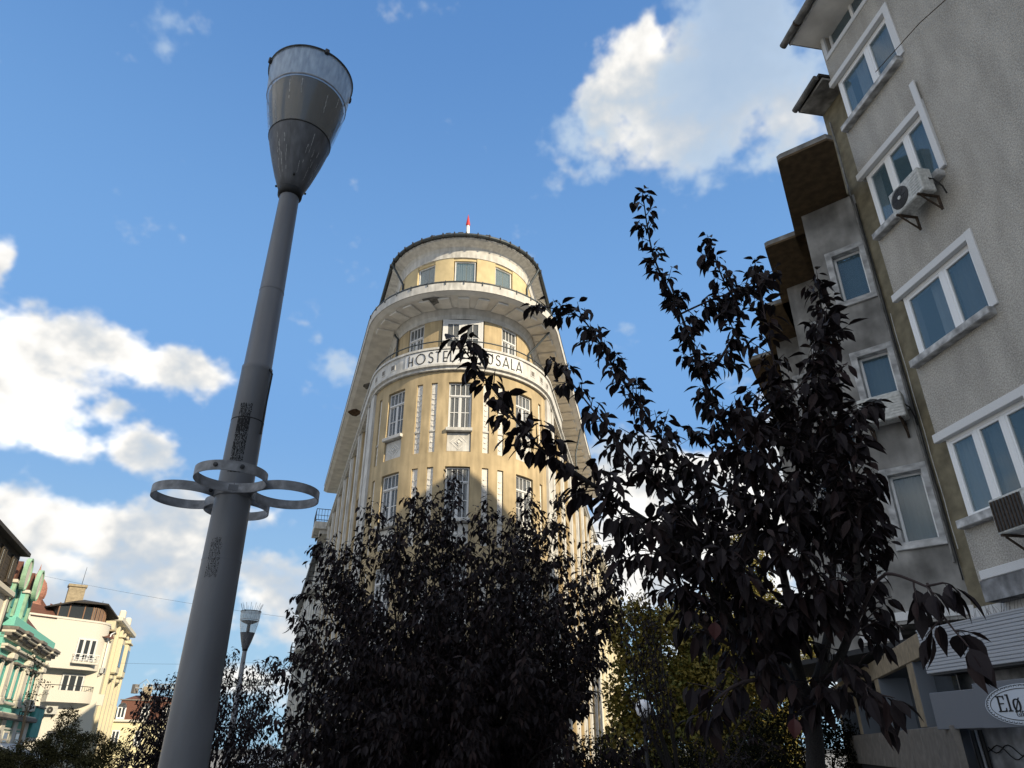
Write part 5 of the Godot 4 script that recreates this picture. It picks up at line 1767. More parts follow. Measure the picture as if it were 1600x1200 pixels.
func far_right_and_left_neighbours() -> void:
	# the row that goes on beyond the hotel's left wing, and beyond its right wing
	var t := thing("grey_white_house", "tall pale grey house with balconies beyond the hotel's left wing", "building", Vector3(-2.275, 0, -28.91), 3.55)
	var m := MB.new()
	band(m, -NOSE - 62.0, -NOSE - 24.6, -3.0, 3.75, -4.0, 15.6)
	part(t, "wall", m, M.hotel_white)
	m = MB.new()
	band_profile(m, -NOSE - 62.0, -NOSE - 24.4, [Vector2(2.5, 15.6), Vector2(4.3, 15.6), Vector2(4.3, 15.9), Vector2(2.6, 18.0), Vector2(2.5, 18.0)])
	part(t, "mansard", m, M.zinc)
	for k in 9:
		var p := MB.new()
		p.box(Vector3(-0.3, -4, -0.2), Vector3(0.3, 15.5, 0.14), 0.03)
		part(t, "pilaster", p, M.hotel_white, plan_xf(-NOSE - 26.0 - k * 4.2, 3.75, 0))
		for y in [2.5, 6.0, 9.5, 12.6]:
			window(t, plan_xf(-NOSE - 28.0 - k * 4.2, 3.75, y), 1.5, 2.1, {"deep": -0.06, "frame": 0.1, "mat": M.white_paint, "glass": M.glass_far})
	for e in [[-NOSE - 29.0, 12.4], [-NOSE - 34.0, 8.8], [-NOSE - 46.0, 9.4]]:
		var b := MB.new()
		b.box(Vector3(-1.8, -0.4, 0), Vector3(1.8, 0, 0.95), 0.06)
		var bal := part(t, "balcony", b, M.hotel_white, plan_xf(e[0], 3.75, e[1]))
		var r := MB.new()
		for y in [0.3, 0.6, 0.95]:
			r.tube([Vector3(-1.75, y, 0), Vector3(-1.75, y, 0.9), Vector3(1.75, y, 0.9), Vector3(1.75, y, 0)], [0.03], 5)
		for k in 8:
			r.tube([Vector3(-1.75 + k * 0.5, 0, 0.9), Vector3(-1.75 + k * 0.5, 0.95, 0.9)], [0.025], 4)
		for k in 3:
			r.tube([Vector3(1.75, 0, 0.3 * k), Vector3(1.75, 0.95, 0.3 * k)], [0.025], 4)
		part(bal, "balcony_rail", r, M.dark_metal)
	var u := thing("ochre_house", "sunlit ochre and cream house beyond the hotel's right wing", "building", Vector3(-2.275, 0, -28.91), 3.55)
	m = MB.new()
	band(m, NOSE + 24.6, NOSE + 60.0, -3.0, 3.75, -4.0, 14.4)
	part(u, "wall", m, M.stucco_cream)
	m = MB.new()
	band(m, NOSE + 24.4, NOSE + 60.0, 3.0, 4.3, 14.4, 15.0)
	part(u, "cornice", m, M.stucco_white)
	for k in 9:
		boxed(u, "pilaster", Vector3(-0.35, -4, -0.2), Vector3(0.35, 14.3, 0.2), M.butter, 0.03, plan_xf(NOSE + 26.0 + k * 3.6, 3.75, 0))
		for y in [2.5, 6.0, 9.6]:
			window(u, plan_xf(NOSE + 27.8 + k * 3.6, 3.75, y), 1.4, 2.2, {"deep": -0.06, "frame": 0.1, "mat": M.white_paint, "glass": M.glass_far})


func crane() -> void:
	var t := thing("tower_crane", "distant pale tower crane standing over the roofs behind the yellow house", "crane", Vector3(-128.5, -10, -271.0), -25.3)
	var jib := MB.new()
	var k := 34
	for i in k:
		var x := 2.0 + i * 1.6
		var a := Vector3(x, 30.0, -0.6)
		var b := Vector3(x, 30.0, 0.6)
		var c := Vector3(x + 0.8, 31.5, 0)
		jib.tube([a, c, a + Vector3(1.6, 0, 0)], [0.13], 4)
		jib.tube([b, c, b + Vector3(1.6, 0, 0)], [0.13], 4)
	for e in [Vector3(0, 30, -0.6), Vector3(0, 30, 0.6), Vector3(0, 31.5, 0)]:
		jib.tube([e, e + Vector3(57, 0, 0)], [0.2], 4)
	part(t, "jib", jib, M.crane_paint)
	var cj := MB.new()
	for e in [Vector3(0, 30.2, -0.6), Vector3(0, 30.2, 0.6)]:
		cj.tube([e, e + Vector3(-6.0, 0.6, 0)], [0.22], 4)
	cj.tube([Vector3(-1, 33.5, 0), Vector3(-6.0, 31.0, 0)], [0.12], 4)
	cj.tube([Vector3(-1, 33.5, 0), Vector3(1.5, 31.5, 0)], [0.12], 4)
	part(t, "counter_jib", cj, M.crane_paint)
	boxed(t, "counterweight", Vector3(-6.6, 29.0, -0.9), Vector3(-4.9, 32.0, 0.9), M.stone_dark, 0.1)
	boxed(t, "cab", Vector3(0.9, 28.0, 0.4), Vector3(2.3, 30.0, 1.7), M.crane_paint, 0.1)
	var mast := MB.new()
	for c in [Vector2(-0.9, -0.9), Vector2(0.9, -0.9), Vector2(0.9, 0.9), Vector2(-0.9, 0.9)]:
		mast.tube([Vector3(c.x, 0, c.y), Vector3(c.x, 32, c.y)], [0.18], 4)
	for i in 16:
		var y := i * 2.0
		mast.tube([Vector3(-0.9, y, 0.9), Vector3(0.9, y + 2, 0.9)], [0.12], 4)
		mast.tube([Vector3(0.9, y, 0.9), Vector3(-0.9, y + 2, 0.9)], [0.12], 4)
		mast.tube([Vector3(-0.9, y, -0.9), Vector3(0.9, y + 2, -0.9)], [0.12], 4)
	part(t, "mast", mast, M.crane_paint)


func street_bits() -> void:
	var e := [
		["overhead_wire", "overhead wire crossing the sky behind both lamp posts, the higher one", Vector3(-42, 15.2, -62), Vector3(-12.5, 9.2, -50.0), 0.008],
		["overhead_wire", "overhead wire low over the far street, just above the crane", Vector3(-42, 9.5, -78), Vector3(-20, 9.6, -76.0), 0.010],
		["overhead_wire", "overhead wire running from the hotel's right eave behind the plum leaves", Vector3(5.2, 17.2, -46.0), Vector3(12.5, 17.4, -32.0), 0.012],
	]
	for w in e:
		var m := MB.new()
		var pts := []
		for k in 9:
			var f := k / 8.0
			pts.append(w[2].lerp(w[3], f) - Vector3.UP * 1.2 * f * (1.0 - f))
		m.tube(pts, [w[4]], 5)
		tag(part(self, numbered(w[0]), m, M.zinc), w[1], "wire")
	var t := thing("market_umbrella", "white market umbrella half hidden by the dark leaves beside the second lamp post", "umbrella", Vector3(-11.7, GROUND - 1.2, -38.2))
	var y := 3.45
	for k in 8:
		var a := TAU * k / 8
		var b := TAU * (k + 1) / 8
		var m := MB.new()
		var p := Vector3(sin(a) * 1.5, y - 0.85, cos(a) * 1.5)
		var q := Vector3(sin(b) * 1.5, y - 0.85, cos(b) * 1.5)
		m.tri(Vector3(0, y, 0), p, q)
		m.quad(p - Vector3.UP * 0.16, q - Vector3.UP * 0.16, q, p)
		part(t, "canopy_panel", m, M.canvas)
	var pm := MB.new()
	pm.tube([Vector3(0, 0, 0), Vector3(0, y + 0.1, 0)], [0.03], 8)
	part(t, "pole", pm, M.dark_metal)
	var s := thing("red_stall_board", "small red board below the white market umbrella", "board", Vector3(-11.5, GROUND - 1.1, -36.6), 15.0)
	boxed(s, "board", Vector3(-0.5, 1.75, -0.03), Vector3(0.5, 2.15, 0.0), M.red_paint, 0.01)
	boxed(s, "post", Vector3(-0.04, 0, -0.06), Vector3(0.04, 1.75, -0.03), M.dark_metal)


# ---------------------------------------------------------------- trees

func leaf_mesh(curl: float, fold: float, wide: float) -> ArrayMesh:
	# one leaf, 1 long, from its stalk at the origin along +Z; drooping tip, blades folded up along the midrib
	var m := MB.new()
	var zs := [0.0, 0.16, 0.30, 0.50, 0.70, 0.86, 1.0]
	var ws := [0.008, 0.012, 0.17, 0.25, 0.20, 0.09, 0.0]
	var mid := []
	var lf := []
	var rt := []
	for i in zs.size():
		var z: float = zs[i]
		var y := -curl * z * z
		var w: float = ws[i] * wide
		mid.append(Vector3(0, y, z))
		lf.append(Vector3(-w, y + w * fold, z + w * 0.15))
		rt.append(Vector3(w, y + w * fold, z + w * 0.15))
	for i in zs.size() - 1:
		m.quad(lf[i], mid[i], mid[i + 1], lf[i + 1])
		m.quad(mid[i], rt[i], rt[i + 1], mid[i + 1])
	return m.mesh()


func curve_points(pts: Array, step: float) -> Array:
	# [[point, radius], ...] smoothed
	var out := []
	for i in pts.size() - 1:
		var p0: Vector3 = pts[maxi(i - 1, 0)][0]
		var p1: Vector3 = pts[i][0]
		var p2: Vector3 = pts[i + 1][0]
		var p3: Vector3 = pts[mini(i + 2, pts.size() - 1)][0]
		var k := maxi(1, int((p2 - p1).length() / step))
		for j in k:
			var f := float(j) / k
			out.append([p1.cubic_interpolate(p2, p0, p3, f), lerpf(pts[i][1], pts[i + 1][1], f)])
	out.append([pts[-1][0], pts[-1][1]])
	return out


func add_tube(m: MB, c: Array, sides: int) -> void:
	var p := []
	var r := []
	for k in c:
		p.append(k[0])
		r.append(k[1])
	m.tube(p, r, sides)


func leaf_at(at: Vector3, along: Vector3, size: float) -> Transform3D:
	var z := along.normalized()
	var up := Vector3(rng.randf_range(-0.5, 0.5), 1.0, rng.randf_range(-0.5, 0.5))
	var x := up.cross(z)
	x = (Vector3.RIGHT if x.length() < 0.05 else x).normalized()
	var y := z.cross(x)
	return Transform3D(Basis(x * size, y * size, z * size), at)


func twig(m: MB, leaves: Array, from: Vector3, dir: Vector3, long: float, n: int, size: float, sag: float, sides := 4) -> void:
	var pts := []
	var d := dir.normalized()
	var p := from
	var k := 4
	for i in k + 1:
		pts.append(p)
		p += d * long / k
		d = (d + Vector3.DOWN * sag + Vector3(rng.randf_range(-0.12, 0.12), rng.randf_range(-0.06, 0.12), rng.randf_range(-0.12, 0.12))).normalized()
	m.tube(pts, [0.0032, 0.0028, 0.0023, 0.0018, 0.001], sides, false)
	var side := rng.randf() * TAU
	for i in n:
		var f := 0.15 + 0.85 * (i + 0.5) / n
		var g := f * k
		var j := mini(int(g), k - 1)
		var at: Vector3 = pts[j].lerp(pts[j + 1], g - j)
		var t: Vector3 = (pts[j + 1] - pts[j]).normalized()
		side += 2.4
		var x := t.cross(Vector3.UP)
		x = (Vector3.RIGHT if x.length() < 0.1 else x).normalized()
		var y := t.cross(x)
		var o := x * cos(side) + y * sin(side)
		var a := t * rng.randf_range(0.3, 0.8) + o * rng.randf_range(0.5, 0.9) + Vector3.DOWN * rng.randf_range(0.4, 1.25)
		leaves.append(leaf_at(at, a, size * rng.randf_range(0.6, 1.2)))


func limb_twigs(m: MB, leaves: Array, c: Array, o: Dictionary) -> void:
	var total := c.size()
	var since := 0.0
	for i in range(1, total):
		var a: Vector3 = c[i - 1][0]
		var b: Vector3 = c[i][0]
		since += a.distance_to(b)
		var f := float(i) / total
		if f < o.get("start", 0.3):
			since = 0.0
			continue
		while since > o.gap:
			since -= o.gap
			var t := (b - a).normalized()
			var x := t.cross(Vector3(rng.randf_range(-1, 1), rng.randf_range(-1, 1), rng.randf_range(-1, 1))).normalized()
			var d: Vector3 = t * o.get("forward", 0.6) + x * rng.randf_range(0.5, 1.0) + Vector3.UP * o.get("lift", 0.25)
			var l: float = o.long * rng.randf_range(0.5, 1.2) * (1.15 - 0.6 * f)
			twig(m, leaves, a.lerp(b, rng.randf()), d, l, maxi(3, int(o.leaves * l / o.long * rng.randf_range(0.8, 1.2))), o.size, o.get("sag", 0.1), o.get("sides", 4))
	var e: Vector3 = c[-1][0]
	var q: Vector3 = c[maxi(0, total - 4)][0]
	twig(m, leaves, e, e - q, o.long * 0.45, int(o.leaves * 0.7), o.size, 0.05, o.get("sides", 4))


func foliage(t: Node3D, leaves: Array, kinds: Array, material: Array, single: int) -> void:
	# the leaves that show largest are parts, each a mesh of its own; the rest stay one mass
	var fwd := Vector3(0, sin(deg_to_rad(PITCH)), -cos(deg_to_rad(PITCH)))
	var up := Vector3(0, cos(deg_to_rad(PITCH)), sin(deg_to_rad(PITCH)))
	var score := []
	for i in leaves.size():
		var f: Transform3D = leaves[i]
		var d := t.position + f.origin - EYE
		var z := d.dot(fwd)
		var s := 0.0
		if z > 0.2 and absf(d.x / z) < 0.70 and absf(d.dot(up) / z) < 0.52:
			s = f.basis.y.length() * absf(f.basis.y.normalized().dot(d.normalized())) / z
		score.append([s, i])
	score.sort_custom(func(a, b): return a[0] > b[0])
	var rest := []
	for k in score.size():
		var f: Transform3D = leaves[score[k][1]]
		if k < single and score[k][0] > 0.0:
			part(t, "leaf", kinds[k % kinds.size()], material[k % material.size()], f)
		else:
			rest.append(f)
	for q in kinds.size():
		var mm := MultiMesh.new()
		mm.transform_format = MultiMesh.TRANSFORM_3D
		mm.mesh = kinds[q]
		var mine := []
		for k in range(q, rest.size(), kinds.size()):
			mine.append(rest[k])
		mm.instance_count = mine.size()
		for k in mine.size():
			mm.set_instance_transform(k, mine[k])
		var o := MultiMeshInstance3D.new()
		o.name = "foliage"
		o.multimesh = mm
		o.material_override = material[q % material.size()]
		o.set_meta("kind", "stuff")
		t.add_child(o, true)


func near_plum() -> void:
	rng.seed = 20240
	var t := thing("plum_tree", "nearest dark purple plum tree, its limbs spreading over the right half of the sky", "tree", Vector3.ZERO, 0.0, "young purple-leaved plum trees")
	t.position = Vector3(1.14, GROUND, -2.99)
	var off := -t.position
	var limbs := [
		[[Vector3(1.10, 1.35, -3.01), 0.036], [Vector3(1.13, 1.54, -3.00), 0.034], [Vector3(1.14, 1.64, -2.99), 0.033], [Vector3(1.14, 1.74, -2.99), 0.033]],
		[[Vector3(1.14, 1.74, -2.99), 0.024], [Vector3(1.01, 1.81, -2.93), 0.020], [Vector3(0.87, 1.92, -2.82), 0.017], [Vector3(0.77, 2.11, -2.74), 0.014], [Vector3(0.61, 2.29, -2.68), 0.012], [Vector3(0.45, 2.40, -2.61), 0.010], [Vector3(0.27, 2.53, -2.59), 0.008], [Vector3(0.10, 2.68, -2.60), 0.006], [Vector3(-0.07, 2.91, -2.60), 0.005], [Vector3(-0.21, 3.10, -2.59), 0.003]],
		[[Vector3(1.14, 1.74, -2.99), 0.026], [Vector3(1.14, 1.97, -3.04), 0.021], [Vector3(1.16, 2.26, -3.09), 0.018], [Vector3(1.13, 2.61, -3.10), 0.014], [Vector3(1.06, 2.90, -3.12), 0.012], [Vector3(0.96, 3.22, -3.16), 0.010], [Vector3(0.89, 3.65, -3.18), 0.007], [Vector3(0.79, 4.01, -3.15), 0.005], [Vector3(0.74, 4.39, -3.11), 0.003]],
		[[Vector3(1.14, 1.74, -2.99), 0.024], [Vector3(1.30, 2.00, -3.09), 0.018], [Vector3(1.44, 2.34, -3.19), 0.014], [Vector3(1.52, 2.72, -3.26), 0.011], [Vector3(1.57, 3.12, -3.24), 0.008], [Vector3(1.64, 3.47, -3.21), 0.005], [Vector3(1.66, 3.85, -3.19), 0.003]],
		[[Vector3(1.12, 1.80, -3.00), 0.020], [Vector3(1.10, 2.02, -3.22), 0.016], [Vector3(1.04, 2.31, -3.34), 0.013], [Vector3(0.96, 2.68, -3.42), 0.011], [Vector3(0.77, 3.05, -3.41), 0.008], [Vector3(0.57, 3.43, -3.40), 0.006], [Vector3(0.38, 3.74, -3.38), 0.004], [Vector3(0.17, 3.83, -3.40), 0.003]],
		[[Vector3(1.17, 1.78, -2.98), 0.020], [Vector3(1.23, 1.95, -2.74), 0.015], [Vector3(1.28, 2.22, -2.66), 0.012], [Vector3(1.30, 2.56, -2.65), 0.009], [Vector3(1.34, 2.95, -2.68), 0.006], [Vector3(1.40, 3.32, -2.71), 0.003]],
		[[Vector3(1.23, 1.95, -2.74), 0.008], [Vector3(1.27, 2.12, -2.49), 0.006], [Vector3(1.26, 2.10, -2.33), 0.005], [Vector3(1.27, 2.05, -2.21), 0.004], [Vector3(1.27, 2.05, -2.15), 0.003]],
		[[Vector3(1.27, 2.05, -2.21), 0.004], [Vector3(1.26, 1.95, -2.16), 0.003], [Vector3(1.26, 1.86, -2.10), 0.002]],
		[[Vector3(1.04, 2.31, -3.34), 0.009], [Vector3(0.71, 2.52, -2.92), 0.007], [Vector3(0.52, 2.72, -2.90), 0.005], [Vector3(0.36, 2.95, -2.88), 0.004], [Vector3(0.20, 3.20, -2.89), 0.003]],
		[[Vector3(0.96, 3.22, -3.16), 0.008], [Vector3(1.12, 3.50, -3.00), 0.006], [Vector3(1.06, 3.75, -2.97), 0.004], [Vector3(1.02, 3.92, -2.93), 0.003]],
		[[Vector3(1.16, 2.26, -3.09), 0.012], [Vector3(1.25, 2.73, -2.95), 0.009], [Vector3(1.22, 3.09, -2.90), 0.006], [Vector3(1.20, 3.41, -2.86), 0.004], [Vector3(1.20, 3.69, -2.86), 0.003]],
		[[Vector3(0.77, 2.11, -2.74), 0.009], [Vector3(0.65, 2.16, -2.62), 0.008], [Vector3(0.49, 2.26, -2.55), 0.006], [Vector3(0.38, 2.39, -2.57), 0.004]],
		[[Vector3(1.13, 2.61, -3.10), 0.009], [Vector3(0.90, 2.62, -2.97), 0.007], [Vector3(0.69, 2.74, -2.97), 0.005], [Vector3(0.55, 2.86, -2.95), 0.003]],
		[[Vector3(1.14, 1.97, -3.04), 0.010], [Vector3(0.94, 2.06, -2.85), 0.008], [Vector3(0.77, 2.18, -2.69), 0.006], [Vector3(0.66, 2.25, -2.62), 0.004]],
		[[Vector3(1.44, 2.34, -3.19), 0.010], [Vector3(1.27, 2.53, -3.05), 0.008], [Vector3(1.15, 2.75, -2.99), 0.005], [Vector3(1.08, 3.01, -3.01), 0.003]],
		[[Vector3(1.28, 2.22, -2.66), 0.009], [Vector3(1.31, 2.39, -2.59), 0.007], [Vector3(1.32, 2.54, -2.58), 0.005], [Vector3(1.31, 2.65, -2.58), 0.003]],
		[[Vector3(1.23, 1.95, -2.74), 0.009], [Vector3(1.12, 2.06, -2.56), 0.008], [Vector3(1.04, 2.22, -2.49), 0.006], [Vector3(1.00, 2.35, -2.45), 0.004]],
		[[Vector3(1.14, 1.74, -2.99), 0.012], [Vector3(1.11, 1.76, -2.68), 0.008], [Vector3(1.13, 1.79, -2.51), 0.006], [Vector3(1.16, 1.76, -2.44), 0.003]],
		[[Vector3(1.10, 2.02, -3.22), 0.010], [Vector3(0.99, 2.16, -3.46), 0.008], [Vector3(0.83, 2.31, -3.61), 0.006], [Vector3(0.69, 2.44, -3.64), 0.003]],
		[[Vector3(0.89, 3.65, -3.18), 0.006], [Vector3(1.08, 3.77, -3.22), 0.005], [Vector3(1.28, 3.87, -3.26), 0.004], [Vector3(1.41, 3.92, -3.20), 0.003]],
		[[Vector3(0.87, 1.92, -2.82), 0.008], [Vector3(0.74, 1.95, -2.70), 0.006], [Vector3(0.67, 2.03, -2.67), 0.004], [Vector3(0.63, 2.09, -2.62), 0.003]],
		[[Vector3(1.06, 2.90, -3.12), 0.008], [Vector3(1.16, 2.95, -2.88), 0.006], [Vector3(1.25, 3.00, -2.73), 0.004], [Vector3(1.32, 3.11, -2.69), 0.003]],
		[[Vector3(1.13, 2.61, -3.10), 0.008], [Vector3(0.96, 2.39, -2.84), 0.006], [Vector3(0.79, 2.37, -2.79), 0.005], [Vector3(0.66, 2.41, -2.77), 0.003]],
		[[Vector3(1.25, 2.73, -2.95), 0.008], [Vector3(1.32, 2.76, -2.80), 0.006], [Vector3(1.40, 2.84, -2.71), 0.004], [Vector3(1.43, 2.84, -2.64), 0.003]],
		[[Vector3(1.16, 2.26, -3.09), 0.009], [Vector3(1.11, 2.43, -3.32), 0.007], [Vector3(1.06, 2.92, -3.44), 0.005], [Vector3(0.98, 3.08, -3.46), 0.003]],
		[[Vector3(1.14, 1.97, -3.04), 0.009], [Vector3(1.07, 2.06, -2.59), 0.007], [Vector3(1.01, 2.18, -2.50), 0.005], [Vector3(0.93, 2.24, -2.48), 0.003]],
		[[Vector3(1.52, 2.72, -3.26), 0.008], [Vector3(1.47, 2.93, -3.29), 0.006], [Vector3(1.37, 3.13, -3.33), 0.004], [Vector3(1.31, 3.25, -3.35), 0.003]],
		[[Vector3(1.01, 1.81, -2.93), 0.009], [Vector3(0.85, 1.82, -2.67), 0.007], [Vector3(0.74, 1.79, -2.60), 0.005], [Vector3(0.67, 1.73, -2.62), 0.003]],
		[[Vector3(1.23, 1.95, -2.74), 0.008], [Vector3(1.33, 2.05, -2.80), 0.006], [Vector3(1.38, 2.22, -2.77), 0.004], [Vector3(1.40, 2.32, -2.77), 0.003]],
		[[Vector3(1.13, 2.61, -3.10), 0.008], [Vector3(1.08, 2.53, -2.69), 0.006], [Vector3(0.98, 2.68, -2.67), 0.004], [Vector3(0.95, 2.78, -2.63), 0.003]],
		[[Vector3(1.10, 2.02, -3.22), 0.008], [Vector3(0.99, 2.04, -2.72), 0.006], [Vector3(0.85, 2.11, -2.61), 0.005], [Vector3(0.81, 2.20, -2.58), 0.003]],
		[[Vector3(1.44, 2.34, -3.19), 0.009], [Vector3(1.45, 2.45, -2.97), 0.007], [Vector3(1.46, 2.55, -2.85), 0.005], [Vector3(1.47, 2.58, -2.84), 0.003]],
	]
	var trunk := [[Vector3(1.10, -0.6, -3.03), 0.046], [Vector3(1.09, 0.6, -3.02), 0.038]]
	trunk.append_array(limbs[0])
	limbs[0] = trunk
	var leaves := []
	var tw := MB.new()
	for i in limbs.size():
		var moved := []
		for k in limbs[i]:
			moved.append([k[0] + off + (Vector3.ZERO if i == 0 else Vector3(rng.randf_range(-0.012, 0.012), rng.randf_range(-0.012, 0.012), rng.randf_range(-0.012, 0.012)) * (0.0 if k == limbs[i][0] else 1.0)), k[1]])
		var c := curve_points(moved, 0.05)
		var m := MB.new()
		add_tube(m, c, 14 if i == 0 else 8)
		part(t, "trunk" if i == 0 else "limb", m, M.plum_bark if i < 6 else M.twig_bark)
		if i == 0:
			continue
		var sparse := i == 6 or i == 7
		limb_twigs(tw, leaves, c, {"start": 0.93 if i == 6 else 0.9 if i == 7 else 0.36 if i in [1, 2] else 0.3 if i < 6 else 0.12, "gap": (0.036 if i in [2, 8, 9, 10, 19] else 0.034 if i in [1, 4, 11, 12, 22, 24, 18, 27] else 0.029), "long": (0.13 if i in [2, 8, 9, 19] else 0.16 if i == 1 else 0.18) if not sparse else 0.06, "leaves": 12.0 if not sparse else 11.0, "size": 0.087 if not sparse else 0.105, "forward": 0.75, "lift": 0.2, "sag": 0.12})
		if i in [1, 6, 7]:   # full tufts at the ends
			for k in (4 if i == 1 else 2):
				var e: Vector3 = c[maxi(0, c.size() - 2 - k * (2 if i == 1 else 1))][0]
				twig(tw, leaves, e, Vector3(rng.randf_range(-1, 1), rng.randf_range(-0.4, 0.6), rng.randf_range(-1, 1)), 0.08, 6, 0.095, 0.1)
	part(t, "twigs", tw, M.twig_bark, Transform3D.IDENTITY, "stuff")
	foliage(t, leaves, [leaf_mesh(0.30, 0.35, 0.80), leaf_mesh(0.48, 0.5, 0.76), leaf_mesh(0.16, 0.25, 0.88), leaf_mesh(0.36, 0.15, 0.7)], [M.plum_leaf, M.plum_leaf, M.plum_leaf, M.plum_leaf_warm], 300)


func plum_tree(label: String, at: Vector3, fork: Vector3, tips: Array, o: Dictionary) -> void:
	rng.seed = o.seed
	var t := thing("plum_tree", label, "tree", at, 0.0, "young purple-leaved plum trees")
	var leaves := []
	var tw := MB.new()
	var m := MB.new()
	add_tube(m, curve_points([[Vector3(0.03, -0.6, 0), 0.10], [Vector3(0, 0.8, 0), 0.085], [fork - at, 0.08]], 0.15), 12)
	part(t, "trunk", m, M.plum_bark)
	for tip in tips:
		var a: Vector3 = fork - at
		var b: Vector3 = tip - at - Vector3(0, o.get("lower", 0.1), 0)
		var mid := a.lerp(b, 0.5)
		mid.x += (b.x - a.x) * 0.12
		mid.z += (b.z - a.z) * 0.12
		mid.y -= absf(b.y - a.y) * 0.04
		var c := curve_points([[a, 0.03], [a.lerp(mid, 0.5) + Vector3(rng.randf_range(-0.06, 0.06), 0, rng.randf_range(-0.06, 0.06)), 0.022], [mid, 0.016], [mid.lerp(b, 0.55) + Vector3(rng.randf_range(-0.08, 0.08), 0, rng.randf_range(-0.08, 0.08)), 0.009], [b, 0.003]], 0.1)
		var l := MB.new()
		add_tube(l, c, 6)
		part(t, "limb", l, M.plum_bark)
		limb_twigs(tw, leaves, c, o)
	part(t, "twigs", tw, M.twig_bark, Transform3D.IDENTITY, "stuff")
	foliage(t, leaves, [leaf_mesh(0.30, 0.35, 0.80), leaf_mesh(0.48, 0.5, 0.76), leaf_mesh(0.16, 0.25, 0.88), leaf_mesh(0.36, 0.15, 0.7)], [M.plum_leaf, M.plum_leaf, M.plum_leaf, M.plum_leaf_warm], o.get("single", 0))


func spray_mesh(sd: int, n: int) -> ArrayMesh:
	# a handful of leaves on one stalk, used where single leaves are a pixel or two
	var m := MB.new()
	var r := RandomNumberGenerator.new()
	r.seed = sd
	for k in n:
		var at := Vector3(r.randf_range(-0.5, 0.5), r.randf_range(-0.4, 0.4), r.randf_range(-0.5, 0.5))
		var d := Vector3(r.randf_range(-1, 1), r.randf_range(-0.9, 0.4), r.randf_range(-1, 1)).normalized()
		var x := d.cross(Vector3.UP).normalized()
		var e := r.randf_range(0.26, 0.42)
		var up := x.cross(d) * e * 0.1
		m.quad(at, at + d * e * 0.5 - x * e * 0.34 + up, at + d * e, at + d * e * 0.5 + x * e * 0.34 + up)
	return m.mesh()


func leafy_mass(t: Node3D, blobs: Array, per: float, size: float, material: Array, sd: int, shell := 0.55) -> void:
	# blobs: [centre, radii] in the tree's own axes, filled with sprays mostly near their skins
	rng.seed = sd
	var kinds := [spray_mesh(sd, 9), spray_mesh(sd + 1, 9), spray_mesh(sd + 2, 8)]
	var lists := []
	for k in kinds.size() * material.size():
		lists.append([])
	for b in blobs:
		var r: Vector3 = b[1]
		var n := int(per * (r.x * r.y + r.y * r.z + r.x * r.z) / (size * size))
		for i in n:
			var d := Vector3(rng.randfn(), rng.randfn(), rng.randfn()).normalized()
			var s := lerpf(shell, 1.06, sqrt(rng.randf())) + (rng.randf_range(0.0, 0.16) if rng.randf() < 0.25 else 0.0)
			var p: Vector3 = b[0] + d * r * s
			var ax := Vector3(rng.randfn(), rng.randfn(), rng.randfn()).normalized()
			lists[rng.randi() % lists.size()].append(Transform3D(Basis(ax, rng.randf() * TAU).scaled(Vector3.ONE * size * rng.randf_range(0.7, 1.3)), p))
	for k in lists.size():
		var mm := MultiMesh.new()
		mm.transform_format = MultiMesh.TRANSFORM_3D
		mm.mesh = kinds[k % kinds.size()]
		mm.instance_count = lists[k].size()
		for i in lists[k].size():
			mm.set_instance_transform(i, lists[k][i])
		var o := MultiMeshInstance3D.new()
		o.name = "crown"
		o.multimesh = mm
		o.material_override = material[k / kinds.size()]
		o.set_meta("kind", "stuff")
		t.add_child(o, true)


func crown_tree(called: String, label: String, category: String, at: Vector3, blobs: Array, per: float, size: float, material: Array, sd: int, trunk_r := 0.18) -> void:
	var t := thing(called, label, category, at)
	var loc := []
	var top := Vector3.ZERO
	for b in blobs:
		loc.append([b[0] - at, b[1]])
		top += (b[0] - at) / blobs.size()
	var m := MB.new()
	m.tube([Vector3(0, -0.5, 0), Vector3(0.05, top.y * 0.4, 0), Vector3(top.x * 0.5, top.y * 0.8, top.z * 0.5)], [trunk_r, trunk_r * 0.8, trunk_r * 0.5], 10)
	part(t, "trunk", m, M.plum_bark)
	for b in loc:
		var l := MB.new()
		var a := Vector3(0.03, minf(top.y * 0.5, b[0].y * 0.7), 0)
		l.tube([a, a.lerp(b[0], 0.6) + Vector3(0, 0.15, 0), b[0] + Vector3(0, b[1].y * 0.6, 0)], [trunk_r * 0.45, trunk_r * 0.25, 0.02], 6)
		part(t, "limb", l, M.plum_bark)
	leafy_mass(t, loc, per, size, material, sd)


